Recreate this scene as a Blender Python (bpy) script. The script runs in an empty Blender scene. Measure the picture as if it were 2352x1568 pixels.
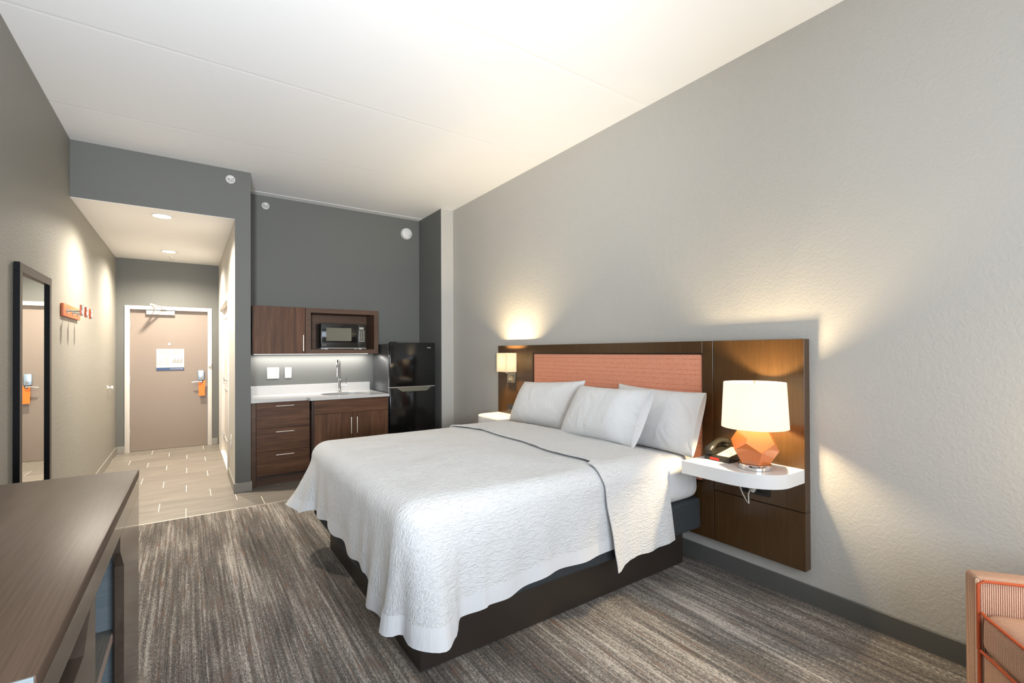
import bpy, bmesh, math, random
from mathutils import Vector, Matrix, noise

random.seed(7)
SC = bpy.context.scene
COL = SC.collection

# ------------------------------------------------------------------ camera
F_PX, W_PX, CY = 1076.05, 2352.0, 800.75
EYE = Vector((0, 0, 1.42))
yaw, pitch, roll = (math.radians(a) for a in (34.6238, 0.3475, -0.2479))
fw = Vector((math.sin(yaw)*math.cos(pitch), math.cos(yaw)*math.cos(pitch), math.sin(pitch)))
r0 = Vector((math.cos(yaw), -math.sin(yaw), 0)); u0 = r0.cross(fw)
rt = math.cos(roll)*r0 + math.sin(roll)*u0
up = -math.sin(roll)*r0 + math.cos(roll)*u0
cd = bpy.data.cameras.new('camera'); cam = bpy.data.objects.new('camera', cd); COL.objects.link(cam)
cd.sensor_width = 36; cd.lens = 36*F_PX/W_PX; cd.shift_y = (CY-784)/W_PX
cd.clip_start = 0.02
cam.matrix_world = Matrix(((rt.x, up.x, -fw.x, 0), (rt.y, up.y, -fw.y, 0), (rt.z, up.z, -fw.z, EYE.z), (0, 0, 0, 1)))
SC.camera = cam

# ------------------------------------------------------------------ world, lights, exposure
wd = bpy.data.worlds.new('world'); SC.world = wd; wd.use_nodes = True
wd.node_tree.nodes['Background'].inputs[0].default_value = (0.62, 0.75, 1.0, 1)
wd.node_tree.nodes['Background'].inputs[1].default_value = 1.0
SC.view_settings.view_transform = 'Standard'; SC.view_settings.look = 'None'
SC.view_settings.gamma = 1.0; SC.view_settings.use_curve_mapping = False
SC.view_settings.exposure = 0.2
SC.cycles.max_bounces = 10; SC.cycles.diffuse_bounces = 6; SC.cycles.glossy_bounces = 4
SC.cycles.transmission_bounces = 6; SC.cycles.sample_clamp_indirect = 6.0
SC.cycles.use_denoising = True
SC.cycles.caustics_reflective = False; SC.cycles.caustics_refractive = False

def light(name, kind, loc, energy, color, size=0.05, size_y=None, rot=(0, 0, 0), spot=None, blend=0.5):
    ld = bpy.data.lights.new(name, kind); ld.energy = energy; ld.color = color
    if kind == 'AREA':
        ld.shape = 'RECTANGLE' if size_y else 'DISK'; ld.size = size
        if size_y: ld.size_y = size_y
    elif kind in ('POINT', 'SPOT'):
        ld.shadow_soft_size = size
    if spot: ld.spot_size = math.radians(spot); ld.spot_blend = blend
    o = bpy.data.objects.new(name, ld); o.location = loc; o.rotation_euler = rot; COL.objects.link(o)
    return o
R90 = math.pi/2
# daylight through the wide window in the wall behind the camera
light('window_daylight', 'AREA', (0.42, -1.62, 1.6), 108, (0.80, 0.89, 1.0), 2.3, 1.7, (-R90+math.pi, 0, 0))
# added unseen fill light behind the camera, turned up at the ceiling
light('ceiling_fill', 'AREA', (0.6, -0.6, 1.6), 4, (0.90, 0.95, 1.0), 1.0, 1.0, (math.pi, 0, 0))
# added unseen fill spot behind the camera, brightening the far end of the room
light('far_room_fill', 'SPOT', (-0.70, -1.35, 1.45), 1250, (0.90, 0.95, 1.0), 0.25,
      rot=Vector((1.75, 5.9, 1.70)).to_track_quat('-Z', 'Y').to_euler(), spot=70, blend=1.0)
WARM = (1.0, 0.78, 0.47)
# floor lamp standing outside the frame beside the armchair
light('reading_lamp_bulb', 'POINT', (2.60, -0.22, 1.05), 12, WARM, 0.10)

# ------------------------------------------------------------------ materials
M = {}
def nt(name):
    m = bpy.data.materials.new(name); m.use_nodes = True
    t = m.node_tree; b = t.nodes['Principled BSDF']; M[name] = m
    return m, t, b
def L(t, a, b): t.links.new(a, b)
def N(t, kind, **kw):
    n = t.nodes.new(kind)
    for k, v in kw.items(): setattr(n, k, v)
    return n
def plain(name, col, rough=0.5, metal=0.0, spec=0.5, coat=0.0, bump=None):
    m, t, b = nt(name)
    b.inputs['Base Color'].default_value = (*col, 1); b.inputs['Roughness'].default_value = rough
    b.inputs['Metallic'].default_value = metal; b.inputs['Specular IOR Level'].default_value = spec
    b.inputs['Coat Weight'].default_value = coat
    if bump:
        add_bump(t, b, *bump)
    return m
def coords(t, scale=(1, 1, 1), rot=(0, 0, 0), gen='Object'):
    tc = N(t, 'ShaderNodeTexCoord'); mp = N(t, 'ShaderNodeMapping')
    mp.inputs['Scale'].default_value = scale; mp.inputs['Rotation'].default_value = rot
    L(t, tc.outputs[gen], mp.inputs['Vector']); return mp.outputs[0]
def world_coords(t, scale=(1, 1, 1)):
    g = N(t, 'ShaderNodeNewGeometry'); mp = N(t, 'ShaderNodeMapping'); mp.inputs['Scale'].default_value = scale
    L(t, g.outputs['Position'], mp.inputs['Vector']); return mp.outputs[0]
def noise_tex(t, vec, scale, detail=3, rough=0.5, dist=0.0):
    n = N(t, 'ShaderNodeTexNoise'); n.inputs['Scale'].default_value = scale
    n.inputs['Detail'].default_value = detail; n.inputs['Roughness'].default_value = rough
    n.inputs['Distortion'].default_value = dist
    L(t, vec, n.inputs['Vector']); return n.outputs['Fac']
def ramp(t, fac, stops):
    r = N(t, 'ShaderNodeValToRGB'); e = r.color_ramp.elements
    while len(e) > len(stops): e.remove(e[-1])
    while len(e) < len(stops): e.new(0.5)
    for k, (p, c) in zip(e, stops):
        k.position = p; k.color = (*c, 1) if len(c) == 3 else c
    L(t, fac, r.inputs['Fac']); return r.outputs['Color']
def add_bump(t, b, scale, strength, dist=0.002, detail=2, vscale=(1, 1, 1), distortion=0.0):
    f = noise_tex(t, world_coords(t, vscale), scale, detail, 0.5, distortion)
    bp = N(t, 'ShaderNodeBump'); bp.inputs['Strength'].default_value = strength; bp.inputs['Distance'].default_value = dist
    L(t, f, bp.inputs['Height']); L(t, bp.outputs['Normal'], b.inputs['Normal'])

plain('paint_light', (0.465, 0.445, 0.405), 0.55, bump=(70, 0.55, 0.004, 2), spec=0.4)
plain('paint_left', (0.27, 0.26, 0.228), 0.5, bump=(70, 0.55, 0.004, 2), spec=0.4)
plain('paint_dark', (0.135, 0.136, 0.125), 0.6, bump=(150, 0.25, 0.002, 2), spec=0.3)
plain('baseboard_paint', (0.10, 0.098, 0.088), 0.5)
plain('baseboard_hall', (0.27, 0.255, 0.225), 0.5)
plain('trim_cream', (0.66, 0.615, 0.56), 0.4)
plain('door_taupe', (0.24, 0.193, 0.160), 0.55, bump=(300, 0.1, 0.001))
plain('metal_strip', (0.85, 0.80, 0.70), 0.3, 0.6)
plain('steel', (0.62, 0.61, 0.58), 0.28, 1.0)
plain('chrome', (0.85, 0.85, 0.86), 0.06, 1.0)
plain('bronze', (0.30, 0.26, 0.20), 0.4, 0.8)
plain('handle_nickel', (0.80, 0.72, 0.64), 0.35, 0.7)
plain('white_plastic', (0.68, 0.67, 0.645), 0.35)
plain('white_laminate', (0.72, 0.715, 0.70), 0.3)
plain('counter_white', (0.52, 0.505, 0.485), 0.22, spec=0.5)
plain('sink_white', (0.38, 0.37, 0.345), 0.3)
plain('black_gloss', (0.006, 0.006, 0.006), 0.11, spec=0.45)
plain('black_satin', (0.012, 0.012, 0.011), 0.35)
plain('black_plastic', (0.020, 0.018, 0.014), 0.34, spec=0.3)
plain('fridge_side', (0.04, 0.04, 0.042), 0.33, spec=0.9)
plain('microwave_glass', (0.13, 0.125, 0.09), 0.12, spec=0.8)
plain('key_print', (0.40, 0.375, 0.32), 0.5)
plain('orange_paint', (0.60, 0.14, 0.045), 0.4)
plain('orange_card', (0.90, 0.19, 0.02), 0.5)
plain('lamp_orange', (0.76, 0.20, 0.045), 0.10, spec=0.6, coat=0.6)
plain('navy_print', (0.03, 0.06, 0.14), 0.5)
plain('paper_white', (0.50, 0.49, 0.47), 0.5)
plain('print_grey', (0.27, 0.26, 0.25), 0.6)
plain('sticker_grey', (0.22, 0.21, 0.25), 0.5)
plain('lock_blue', (0.42, 0.55, 0.70), 0.3, 0.6)
plain('red_label', (0.65, 0.03, 0.015), 0.4)
plain('keypad_cream', (0.42, 0.39, 0.32), 0.4)
plain('grout', (0.80, 0.74, 0.64), 0.8)
plain('piping_orange', (0.50, 0.085, 0.02), 0.7)
plain('mirror_frame', (0.05, 0.040, 0.033), 0.4, spec=0.3)
plain('mirror_black', (0.006, 0.006, 0.007), 0.6, spec=0.08)
plain('dark_platform', (0.030, 0.022, 0.017), 0.38)
plain('box_spring_cloth', (0.030, 0.035, 0.038), 0.85, bump=(25, 0.5, 0.01, 3, (1, 1, 0.4)))
plain('plug_ivory', (0.62, 0.60, 0.54), 0.4)
plain('outlet_black', (0.018, 0.018, 0.018), 0.4)
plain('shelf_edge', (0.36, 0.27, 0.22), 0.3)

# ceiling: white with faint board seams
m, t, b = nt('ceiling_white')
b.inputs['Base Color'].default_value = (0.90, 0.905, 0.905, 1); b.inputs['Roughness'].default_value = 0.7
g = world_coords(t)
s = N(t, 'ShaderNodeSeparateXYZ'); L(t, g, s.inputs[0])
w = noise_tex(t, g, 1.5, 1)
a1 = N(t, 'ShaderNodeMath', operation='ADD'); L(t, s.outputs['Y'], a1.inputs[0]); a1.inputs[1].default_value = 0.09
p1 = N(t, 'ShaderNodeMath', operation='PINGPONG'); L(t, a1.outputs[0], p1.inputs[0]); p1.inputs[1].default_value = 0.605
mr = N(t, 'ShaderNodeMapRange'); L(t, p1.outputs[0], mr.inputs['Value'])
mr.inputs['From Min'].default_value = 0.0; mr.inputs['From Max'].default_value = 0.02
bp = N(t, 'ShaderNodeBump'); bp.inputs['Strength'].default_value = 0.35; bp.inputs['Distance'].default_value = 0.003
L(t, mr.outputs[0], bp.inputs['Height']); L(t, bp.outputs[0], b.inputs['Normal'])
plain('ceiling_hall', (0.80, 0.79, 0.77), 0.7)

def wood(name, cols, axis='Z', scale=1.0, rough=0.38, spec=0.5, coat=0.0, streak=26, fine=0.25, bump=0.03):
    """grain running along an axis of the world"""
    m, t, b = nt(name)
    sc = [streak*scale]*3; sc['XYZ'.index(axis)] = 1.3*scale
    v = world_coords(t, tuple(sc))
    f = noise_tex(t, v, 1.0, 5, 0.6, 0.6)
    sc2 = [200*scale]*3; sc2['XYZ'.index(axis)] = 5*scale
    f2 = noise_tex(t, world_coords(t, tuple(sc2)), 1.0, 3, 0.6, 0.2)
    mx = N(t, 'ShaderNodeMix'); mx.data_type = 'FLOAT'; mx.inputs[0].default_value = fine
    L(t, f, mx.inputs[2]); L(t, f2, mx.inputs[3])
    c = ramp(t, mx.outputs[0], [(0.30, cols[0]), (0.5, cols[1]), (0.70, cols[2])])
    L(t, c, b.inputs['Base Color']); b.inputs['Roughness'].default_value = rough
    b.inputs['Specular IOR Level'].default_value = spec; b.inputs['Coat Weight'].default_value = coat
    bp = N(t, 'ShaderNodeBump'); bp.inputs['Strength'].default_value = bump; bp.inputs['Distance'].default_value = 0.001
    L(t, f2, bp.inputs['Height']); L(t, bp.outputs[0], b.inputs['Normal'])
    return m
WAL = [(0.036, 0.0155, 0.0075), (0.096, 0.042, 0.020), (0.170, 0.082, 0.041)]
wood('walnut_vertical', WAL, 'Z', 1.0, streak=18, spec=0.25, rough=0.5)
wood('walnut_horizontal', WAL, 'X', 1.0, streak=18, spec=0.25, rough=0.5)
wood('walnut_plain', [(0.075, 0.042, 0.026), (0.10, 0.056, 0.035), (0.125, 0.072, 0.045)], 'X', spec=0.25, rough=0.5)
HBC = [(0.048, 0.023, 0.008), (0.064, 0.031, 0.0105), (0.082, 0.042, 0.014)]
wood('headboard_wood', HBC, 'Z', 1.0, rough=0.25, streak=60, fine=0.6)
wood('cabinet_dark', [(0.016, 0.008, 0.005), (0.024, 0.013, 0.008), (0.03, 0.016, 0.01)], 'Z')
wood('dresser_wood', [(0.050, 0.028, 0.017), (0.085, 0.052, 0.033), (0.120, 0.080, 0.052)], 'Y', 0.8, rough=0.36, streak=14, fine=0.45, bump=0.0, spec=0.25)
wood('dresser_front', [(0.070, 0.050, 0.037), (0.088, 0.064, 0.048), (0.105, 0.078, 0.058)], 'Y', 0.6, rough=0.11, fine=0.2, spec=0.9, bump=0.0)
wood('dresser_dark', [(0.014, 0.010, 0.009), (0.018, 0.013, 0.012), (0.022, 0.016, 0.014)], 'Z', rough=0.3)
wood('laminate_and_daylight_blue', [(0.15, 0.185, 0.20), (0.205, 0.245, 0.26), (0.25, 0.29, 0.305)], 'X', 1.0, rough=0.35, streak=35, fine=0.5)  # niche laminate; also paints blue daylight on the dresser's near end
wood('shelf_laminate', [(0.10, 0.09, 0.07), (0.16, 0.145, 0.12), (0.20, 0.18, 0.15)], 'Y', 1.0, rough=0.35, streak=45, fine=0.5)

# carpet: streaks along Y
m, t, b = nt('carpet')
v = world_coords(t, (66, 1.15, 1))
f = noise_tex(t, v, 1.0, 6, 0.68, 0.4)
v2 = world_coords(t, (260, 90, 90)); f2 = noise_tex(t, v2, 1.0, 2, 0.6)
v3 = world_coords(t, (5.5, 0.9, 1)); f3 = noise_tex(t, v3, 1.0, 3, 0.5, 0.3)
def mix(t, a, b_, fac):
    x = N(t, 'ShaderNodeMix'); x.data_type = 'FLOAT'
    x.inputs[0].default_value = fac; L(t, a, x.inputs[2]); L(t, b_, x.inputs[3]); return x.outputs[0]
ff = mix(t, mix(t, f, f3, 0.42), f2, 0.34)
c = ramp(t, ff, [(0.40, (0.064, 0.058, 0.053)), (0.465, (0.130, 0.117, 0.106)), (0.520, (0.210, 0.186, 0.164)), (0.560, (0.40, 0.365, 0.325)), (0.63, (0.60, 0.54, 0.47))])
# scattered rust-coloured yarns
v4 = world_coords(t, (48, 4, 1)); f4 = noise_tex(t, v4, 1.0, 2, 0.5)
k4 = ramp(t, mix(t, f4, f2, 0.45), [(0.57, (0, 0, 0)), (0.63, (1, 1, 1))])
mx = N(t, 'ShaderNodeMix'); mx.data_type = 'RGBA'; L(t, k4, mx.inputs[0]); L(t, c, mx.inputs[6]); mx.inputs[7].default_value = (0.21, 0.135, 0.10, 1)
L(t, mx.outputs[2], b.inputs['Base Color']); b.inputs['Roughness'].default_value = 0.95; b.inputs['Specular IOR Level'].default_value = 0.1
wv = N(t, 'ShaderNodeTexWave', bands_direction='X'); wv.inputs['Scale'].default_value = 34; wv.inputs['Distortion'].default_value = 0.6
L(t, world_coords(t), wv.inputs['Vector'])
bp = N(t, 'ShaderNodeBump'); bp.inputs['Strength'].default_value = 0.7; bp.inputs['Distance'].default_value = 0.004
L(t, mix(t, f2, wv.outputs['Fac'], 0.4), bp.inputs['Height']); L(t, bp.outputs[0], b.inputs['Normal'])

# floor tile: wood-look porcelain
m, t, b = nt('tile')
oi = N(t, 'ShaderNodeObjectInfo')
f = noise_tex(t, world_coords(t, (2.2, 14, 1)), 1.0, 5, 0.6, 0.8)
c = ramp(t, f, [(0.25, (0.165, 0.145, 0.122)), (0.5, (0.215, 0.19, 0.160)), (0.75, (0.27, 0.24, 0.205))])
hs = N(t, 'ShaderNodeHueSaturation'); mr = N(t, 'ShaderNodeMapRange'); L(t, oi.outputs['Random'], mr.inputs['Value'])
mr.inputs['To Min'].default_value = 0.90; mr.inputs['To Max'].default_value = 1.08
L(t, mr.outputs[0], hs.inputs['Value']); L(t, c, hs.inputs['Color']); L(t, hs.outputs[0], b.inputs['Base Color'])
b.inputs['Roughness'].default_value = 0.42

# white bedding
def linen(name, col, kind):
    m, t, b = nt(name)
    b.inputs['Base Color'].default_value = (*col, 1); b.inputs['Roughness'].default_value = 0.85
    b.inputs['Specular IOR Level'].default_value = 0.15; b.inputs['Sheen Weight'].default_value = 0.1
    g = world_coords(t, (1, 1, 1))
    if kind == 'quilt':
        at = N(t, 'ShaderNodeAttribute', attribute_name='cloth')
        def cl(sc_):
            mp = N(t, 'ShaderNodeMapping'); mp.inputs['Scale'].default_value = sc_; L(t, at.outputs['Vector'], mp.inputs['Vector']); return mp.outputs[0]
        f = noise_tex(t, cl((30, 88, 1)), 1.0, 2, 0.5, 1.1)
        f2 = noise_tex(t, cl((70, 190, 1)), 1.0, 1, 0.5, 0.6)
        h = mix(t, f, f2, 0.22); st, d = 0.85, 0.012
    elif kind == 'hem':
        f = noise_tex(t, world_coords(t, (40, 40, 10)), 1.0, 2, 0.5, 0.6); h = f; st, d = 0.4, 0.008
    else:
        f = noise_tex(t, world_coords(t, (5, 7, 6)), 1.0, 4, 0.5, 1.2); h = f; st, d = 0.5, 0.024
    bp = N(t, 'ShaderNodeBump'); bp.inputs['Strength'].default_value = st; bp.inputs['Distance'].default_value = d
    L(t, h, bp.inputs['Height']); L(t, bp.outputs[0], b.inputs['Normal'])
linen('quilt_white', (0.64, 0.64, 0.635), 'quilt')
linen('quilt_hem_white', (0.64, 0.64, 0.645), 'hem')
linen('pillow_white', (0.66, 0.66, 0.655), 'pillow')
linen('sheet_white', (0.70, 0.70, 0.69), 'pillow')

# coral upholstery of the headboard, small woven figure
m, t, b = nt('coral_fabric')
g = world_coords(t, (1, 1, 1))
vo = N(t, 'ShaderNodeTexVoronoi'); vo.inputs['Randomness'].default_value = 0.12; vo.inputs['Scale'].default_value = 66
L(t, g, vo.inputs['Vector'])
wv = N(t, 'ShaderNodeTexWave', bands_direction='Z'); wv.inputs['Scale'].default_value = 9; wv.inputs['Distortion'].default_value = 0.3
L(t, g, wv.inputs['Vector'])
ff = mix(t, vo.outputs['Distance'], wv.outputs['Fac'], 0.10)
c = ramp(t, ff, [(0.18, (0.31, 0.075, 0.034)), (0.36, (0.53, 0.175, 0.095)), (0.54, (0.71, 0.31, 0.195))])
L(t, c, b.inputs['Base Color']); b.inputs['Roughness'].default_value = 0.8; b.inputs['Specular IOR Level'].default_value = 0.2
bp = N(t, 'ShaderNodeBump'); bp.inputs['Strength'].default_value = 0.4; bp.inputs['Distance'].default_value = 0.002
L(t, ff, bp.inputs['Height']); L(t, bp.outputs[0], b.inputs['Normal'])

# chair cloth: thin ribs, object space so that the ribs turn with the chair
def chair_cloth(name, axis):
    m, t, b = nt(name)
    g = coords(t)
    if axis == 'XY': g = coords(t, (1, 1, 1), (0, 0, math.radians(45)))
    wv = N(t, 'ShaderNodeTexWave', bands_direction='X'); wv.inputs['Scale'].default_value = 72
    wv.inputs['Distortion'].default_value = 0.5; wv.inputs['Detail'].default_value = 1
    L(t, g, wv.inputs['Vector'])
    f2 = noise_tex(t, coords(t, (260, 260, 260)), 1.0, 2)
    ff = mix(t, wv.outputs['Fac'], f2, 0.35)
    c = ramp(t, ff, [(0.25, (0.22, 0.085, 0.055)), (0.45, (0.48, 0.24, 0.15)), (0.7, (0.74, 0.50, 0.34))])
    L(t, c, b.inputs['Base Color']); b.inputs['Roughness'].default_value = 0.85
    bp = N(t, 'ShaderNodeBump'); bp.inputs['Strength'].default_value = 0.6; bp.inputs['Distance'].default_value = 0.003
    L(t, ff, bp.inputs['Height']); L(t, bp.outputs[0], b.inputs['Normal'])
chair_cloth('chair_rib_x', 'X'); chair_cloth('chair_rib_y', 'XY')

m, t, b = nt('mirror_glass')
b.inputs['Base Color'].default_value = (0.93, 0.95, 0.93, 1); b.inputs['Metallic'].default_value = 1; b.inputs['Roughness'].default_value = 0.0

def shade_mat(name, col, emit):
    m, t, b = nt(name)
    t.nodes.remove(b); out = t.nodes['Material Output']
    d = N(t, 'ShaderNodeBsdfDiffuse'); d.inputs[0].default_value = (*col, 1)
    tr = N(t, 'ShaderNodeBsdfTranslucent'); tr.inputs[0].default_value = (*col, 1)
    e = N(t, 'ShaderNodeEmission'); e.inputs[0].default_value = (1.0, 0.89, 0.72, 1); e.inputs[1].default_value = emit
    x = N(t, 'ShaderNodeMixShader'); x.inputs[0].default_value = 0.80
    a = N(t, 'ShaderNodeAddShader')
    L(t, d.outputs[0], x.inputs[1]); L(t, tr.outputs[0], x.inputs[2])
    L(t, x.outputs[0], a.inputs[0]); L(t, e.outputs[0], a.inputs[1]); L(t, a.outputs[0], out.inputs[0])
shade_mat('shade_cloth', (0.82, 0.78, 0.70), 0.30)
shade_mat('sconce_glass', (0.70, 0.64, 0.54), 0.15)
def emis(name, col, s):
    m, t, b = nt(name); b.inputs['Base Color'].default_value = (0, 0, 0, 1)
    b.inputs['Emission Color'].default_value = (*col, 1); b.inputs['Emission Strength'].default_value = s
emis('bulb_glow', (1.0, 0.80, 0.55), 6.0)
emis('downlight_lens', (1.0, 0.95, 0.86), 9.0)
emis('led_strip', (1.0, 0.97, 0.93), 1.5)
m, t, b = nt('window_glass'); b.inputs['Transmission Weight'].default_value = 1; b.inputs['Roughness'].default_value = 0
b.inputs['IOR'].default_value = 1.01

# ------------------------------------------------------------------ mesh helpers
class MB:
    """collects shapes in world (or a thing's own) coordinates; build() links them as ONE mesh object"""
    def __init__(s): s.bm = bmesh.new(); s.smooth = False
    def box(s, x0, x1, y0, y1, z0, z1, bev=0.0, seg=2):
        x0, x1 = min(x0, x1), max(x0, x1); y0, y1 = min(y0, y1), max(y0, y1); z0, z1 = min(z0, z1), max(z0, z1)
        r = bmesh.ops.create_cube(s.bm, size=1.0)['verts']
        for v in r:
            v.co = Vector((x0 + (v.co.x+.5)*(x1-x0), y0 + (v.co.y+.5)*(y1-y0), z0 + (v.co.z+.5)*(z1-z0)))
        if bev > 0:
            es = list({e for v in r for e in v.link_edges})
            bmesh.ops.bevel(s.bm, geom=es, offset=bev, segments=seg, profile=0.5, affect='EDGES')
        return s
    def prism(s, pts, axis, a, b):
        """polygon pts in the two other axes (cyclic order), extruded along axis from a to b"""
        def mk(p, c):
            return {'X': (c, p[0], p[1]), 'Y': (p[0], c, p[1]), 'Z': (p[0], p[1], c)}[axis]
        va = [s.bm.verts.new(mk(p, a)) for p in pts]; vb = [s.bm.verts.new(mk(p, b)) for p in pts]
        n = len(pts)
        s.bm.faces.new(va); s.bm.faces.new(vb[::-1])
        for i in range(n):
            s.bm.faces.new((va[i], vb[i], vb[(i+1) % n], va[(i+1) % n]))
        bmesh.ops.recalc_face_normals(s.bm, faces=s.bm.faces[:])
        return s
    def lathe(s, prof, c=(0, 0, 0), axis='Z', n=32, caps=True):
        """profile (radius, height) about an axis through c"""
        rings = []
        for r, h in prof:
            ring = []
            for i in range(n):
                a = 2*math.pi*i/n; p, q = r*math.cos(a), r*math.sin(a)
                co = {'Z': (p, q, h), 'Y': (p, h, q), 'X': (h, p, q)}[axis]
                ring.append(s.bm.verts.new(Vector(co)+Vector(c)))
            rings.append(ring)
        for a, b in zip(rings, rings[1:]):
            for i in range(n): s.bm.faces.new((a[i], a[(i+1) % n], b[(i+1) % n], b[i]))
        if caps:
            s.bm.faces.new(rings[0]); s.bm.faces.new(rings[-1][::-1])
        bmesh.ops.recalc_face_normals(s.bm, faces=s.bm.faces[:])
        s.smooth = True
        return s
    def tube(s, path, r, n=12):
        path = [Vector(p) for p in path]; rings = []
        up_ = None
        for i, p in enumerate(path):
            d = (path[min(i+1, len(path)-1)] - path[max(i-1, 0)]).normalized()
            if up_ is None:
                up_ = Vector((0, 0, 1)) if abs(d.z) < 0.9 else Vector((1, 0, 0))
            a = d.cross(up_).normalized(); b = a.cross(d).normalized(); up_ = b
            rr = r[i] if isinstance(r, (list, tuple)) else r
            rings.append([s.bm.verts.new(p + a*rr*math.cos(2*math.pi*k/n) + b*rr*math.sin(2*math.pi*k/n)) for k in range(n)])
        for a, b in zip(rings, rings[1:]):
            for i in range(n): s.bm.faces.new((a[i], a[(i+1) % n], b[(i+1) % n], b[i]))
        s.bm.faces.new(rings[0]); s.bm.faces.new(rings[-1][::-1])
        bmesh.ops.recalc_face_normals(s.bm, faces=s.bm.faces[:])
        s.smooth = True
        return s
    def grid(s, rows, closed=False, cloth=None):
        """rows of points -> surface"""
        ly = s.bm.verts.layers.float_vector.new('cloth') if cloth else None
        vs = [[s.bm.verts.new(Vector(p)) for p in r] for r in rows]
        if cloth:
            for r, q in zip(vs, cloth):
                for v, c in zip(r, q): v[ly] = Vector((c[0], c[1], 0))
        for a, b in zip(vs, vs[1:]):
            m = len(a)
            for i in range(m if closed else m-1):
                s.bm.faces.new((a[i], a[(i+1) % m], b[(i+1) % m], b[i]))
        s.smooth = True
        return vs
    def build(s, name, mat, parent=None, angle=35, keep_origin=False):
        me = bpy.data.meshes.new(name)
        bm = s.bm
        bmesh.ops.remove_doubles(bm, verts=bm.verts[:], dist=1e-6)
        if not keep_origin:
            xs = [v.co.x for v in bm.verts]; ys = [v.co.y for v in bm.verts]; zs = [v.co.z for v in bm.verts]
            c = Vector(((min(xs)+max(xs))/2, (min(ys)+max(ys))/2, min(zs) if parent is None else (min(zs)+max(zs))/2))
            for v in bm.verts: v.co -= c
        else: c = Vector((0, 0, 0))
        bm.to_mesh(me); bm.free()
        for p in me.polygons: p.use_smooth = True
        me.set_sharp_from_angle(angle=math.radians(angle))
        o = bpy.data.objects.new(name, me); COL.objects.link(o)
        me.materials.append(M[mat] if isinstance(mat, str) else mat)
        if parent is None: o.location = c
        else:
            o.parent = parent
            off = ABS.get(parent, Vector((0, 0, 0)))
            o.location = c - off
        ABS[o] = c
        return o
ABS = {}
def B(*a, **k): return MB().box(*a, **k)
def tag(o, label=None, cat=None, group=None, kind=None):
    for k, v in (('label', label), ('category', cat), ('group', group), ('kind', kind)):
        if v: o[k] = v
    return o
def thing(name, loc, label, cat, group=None):
    o = bpy.data.objects.new(name, None); COL.objects.link(o); o.location = loc; o.empty_display_size = 0.1
    ABS[o] = Vector(loc); return tag(o, label, cat, group)
def frame_thing(name, loc, rotz, label, cat):
    """a thing whose parts are built in its own coordinates"""
    o = thing(name, loc, label, cat); o.rotation_euler = (0, 0, rotz); ABS[o] = Vector((0, 0, 0)); return o
def struct(mb, name, mat, parent=None, **k):
    o = mb.build(name, mat, parent, **k)
    if parent is None: o['kind'] = 'structure'
    return o
def text(name, body, size, loc, rot, mat, parent, extrude=0.0004, align='LEFT', sx=1.0):
    cu = bpy.data.curves.new(name, 'FONT'); cu.body = body; cu.size = size; cu.extrude = extrude; cu.align_x = align
    tmp = bpy.data.objects.new(name+'_t', cu); COL.objects.link(tmp)
    dg = bpy.context.evaluated_depsgraph_get()
    me = bpy.data.meshes.new_from_object(tmp.evaluated_get(dg)); bpy.data.objects.remove(tmp)
    o = bpy.data.objects.new(name, me); COL.objects.link(o); me.materials.clear(); me.materials.append(M[mat])
    o.scale = (sx, 1, 1); o.rotation_euler = rot
    o.parent = parent; o.location = Vector(loc) - ABS[parent]; ABS[o] = Vector(loc)
    return o

# ------------------------------------------------------------------ room shell
XL, XR, CEIL, YB = -0.845, 2.863, 3.276, -1.70
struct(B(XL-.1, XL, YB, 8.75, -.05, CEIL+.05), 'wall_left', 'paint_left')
struct(B(XR, XR+.1, YB, 6.3, -.05, CEIL+.05), 'wall_right', 'paint_light')
struct(B(XL, 0.387, 5.5, 5.62, 2.778, CEIL), 'wall_soffit', 'paint_dark')
w = struct(B(0.387, 0.527, 5.5, 6.36, 0, CEIL), 'wall_pillar', 'paint_light')
w.data.materials.append(M['paint_dark'])
for p in w.data.polygons:
    if p.normal.y < -0.5 or p.normal.x > 0.5: p.material_index = 1
struct(B(0.387, 0.527, 6.36, 8.15, 2.11, CEIL), 'wall_hall_header', 'paint_light')
struct(B(0.387, 0.527, 8.15, 8.62, 0, CEIL), 'wall_hall_end', 'paint_light')
struct(B(0.527, 2.70, 6.205, 6.32, -.05, CEIL), 'wall_kitchen', 'paint_dark')
w = struct(B(2.690, XR, 5.5, 6.205, 0, CEIL), 'wall_column', 'paint_dark')
w.data.materials.append(M['paint_light'])
for p in w.data.polygons:
    if p.normal.y < -0.5: p.material_index = 1
mb = MB(); mb.box(XL, -.745, 8.6, 8.7, 0, 2.775); mb.box(.296, .387, 8.6, 8.7, 0, 2.775); mb.box(-.745, .296, 8.6, 8.7, 2.105, 2.775)
struct(mb, 'wall_entry', 'paint_dark')
struct(B(XL-.1, XR+.1, YB-.1, 6.3, CEIL, CEIL+.1), 'ceiling', 'ceiling_white')
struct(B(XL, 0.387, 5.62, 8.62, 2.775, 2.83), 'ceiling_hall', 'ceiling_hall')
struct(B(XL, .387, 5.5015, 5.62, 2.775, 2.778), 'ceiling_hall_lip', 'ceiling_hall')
struct(B(0.527, 2.69, 6.085, 6.205, CEIL-.0025, CEIL), 'trim_1', 'ceiling_white')
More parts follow.
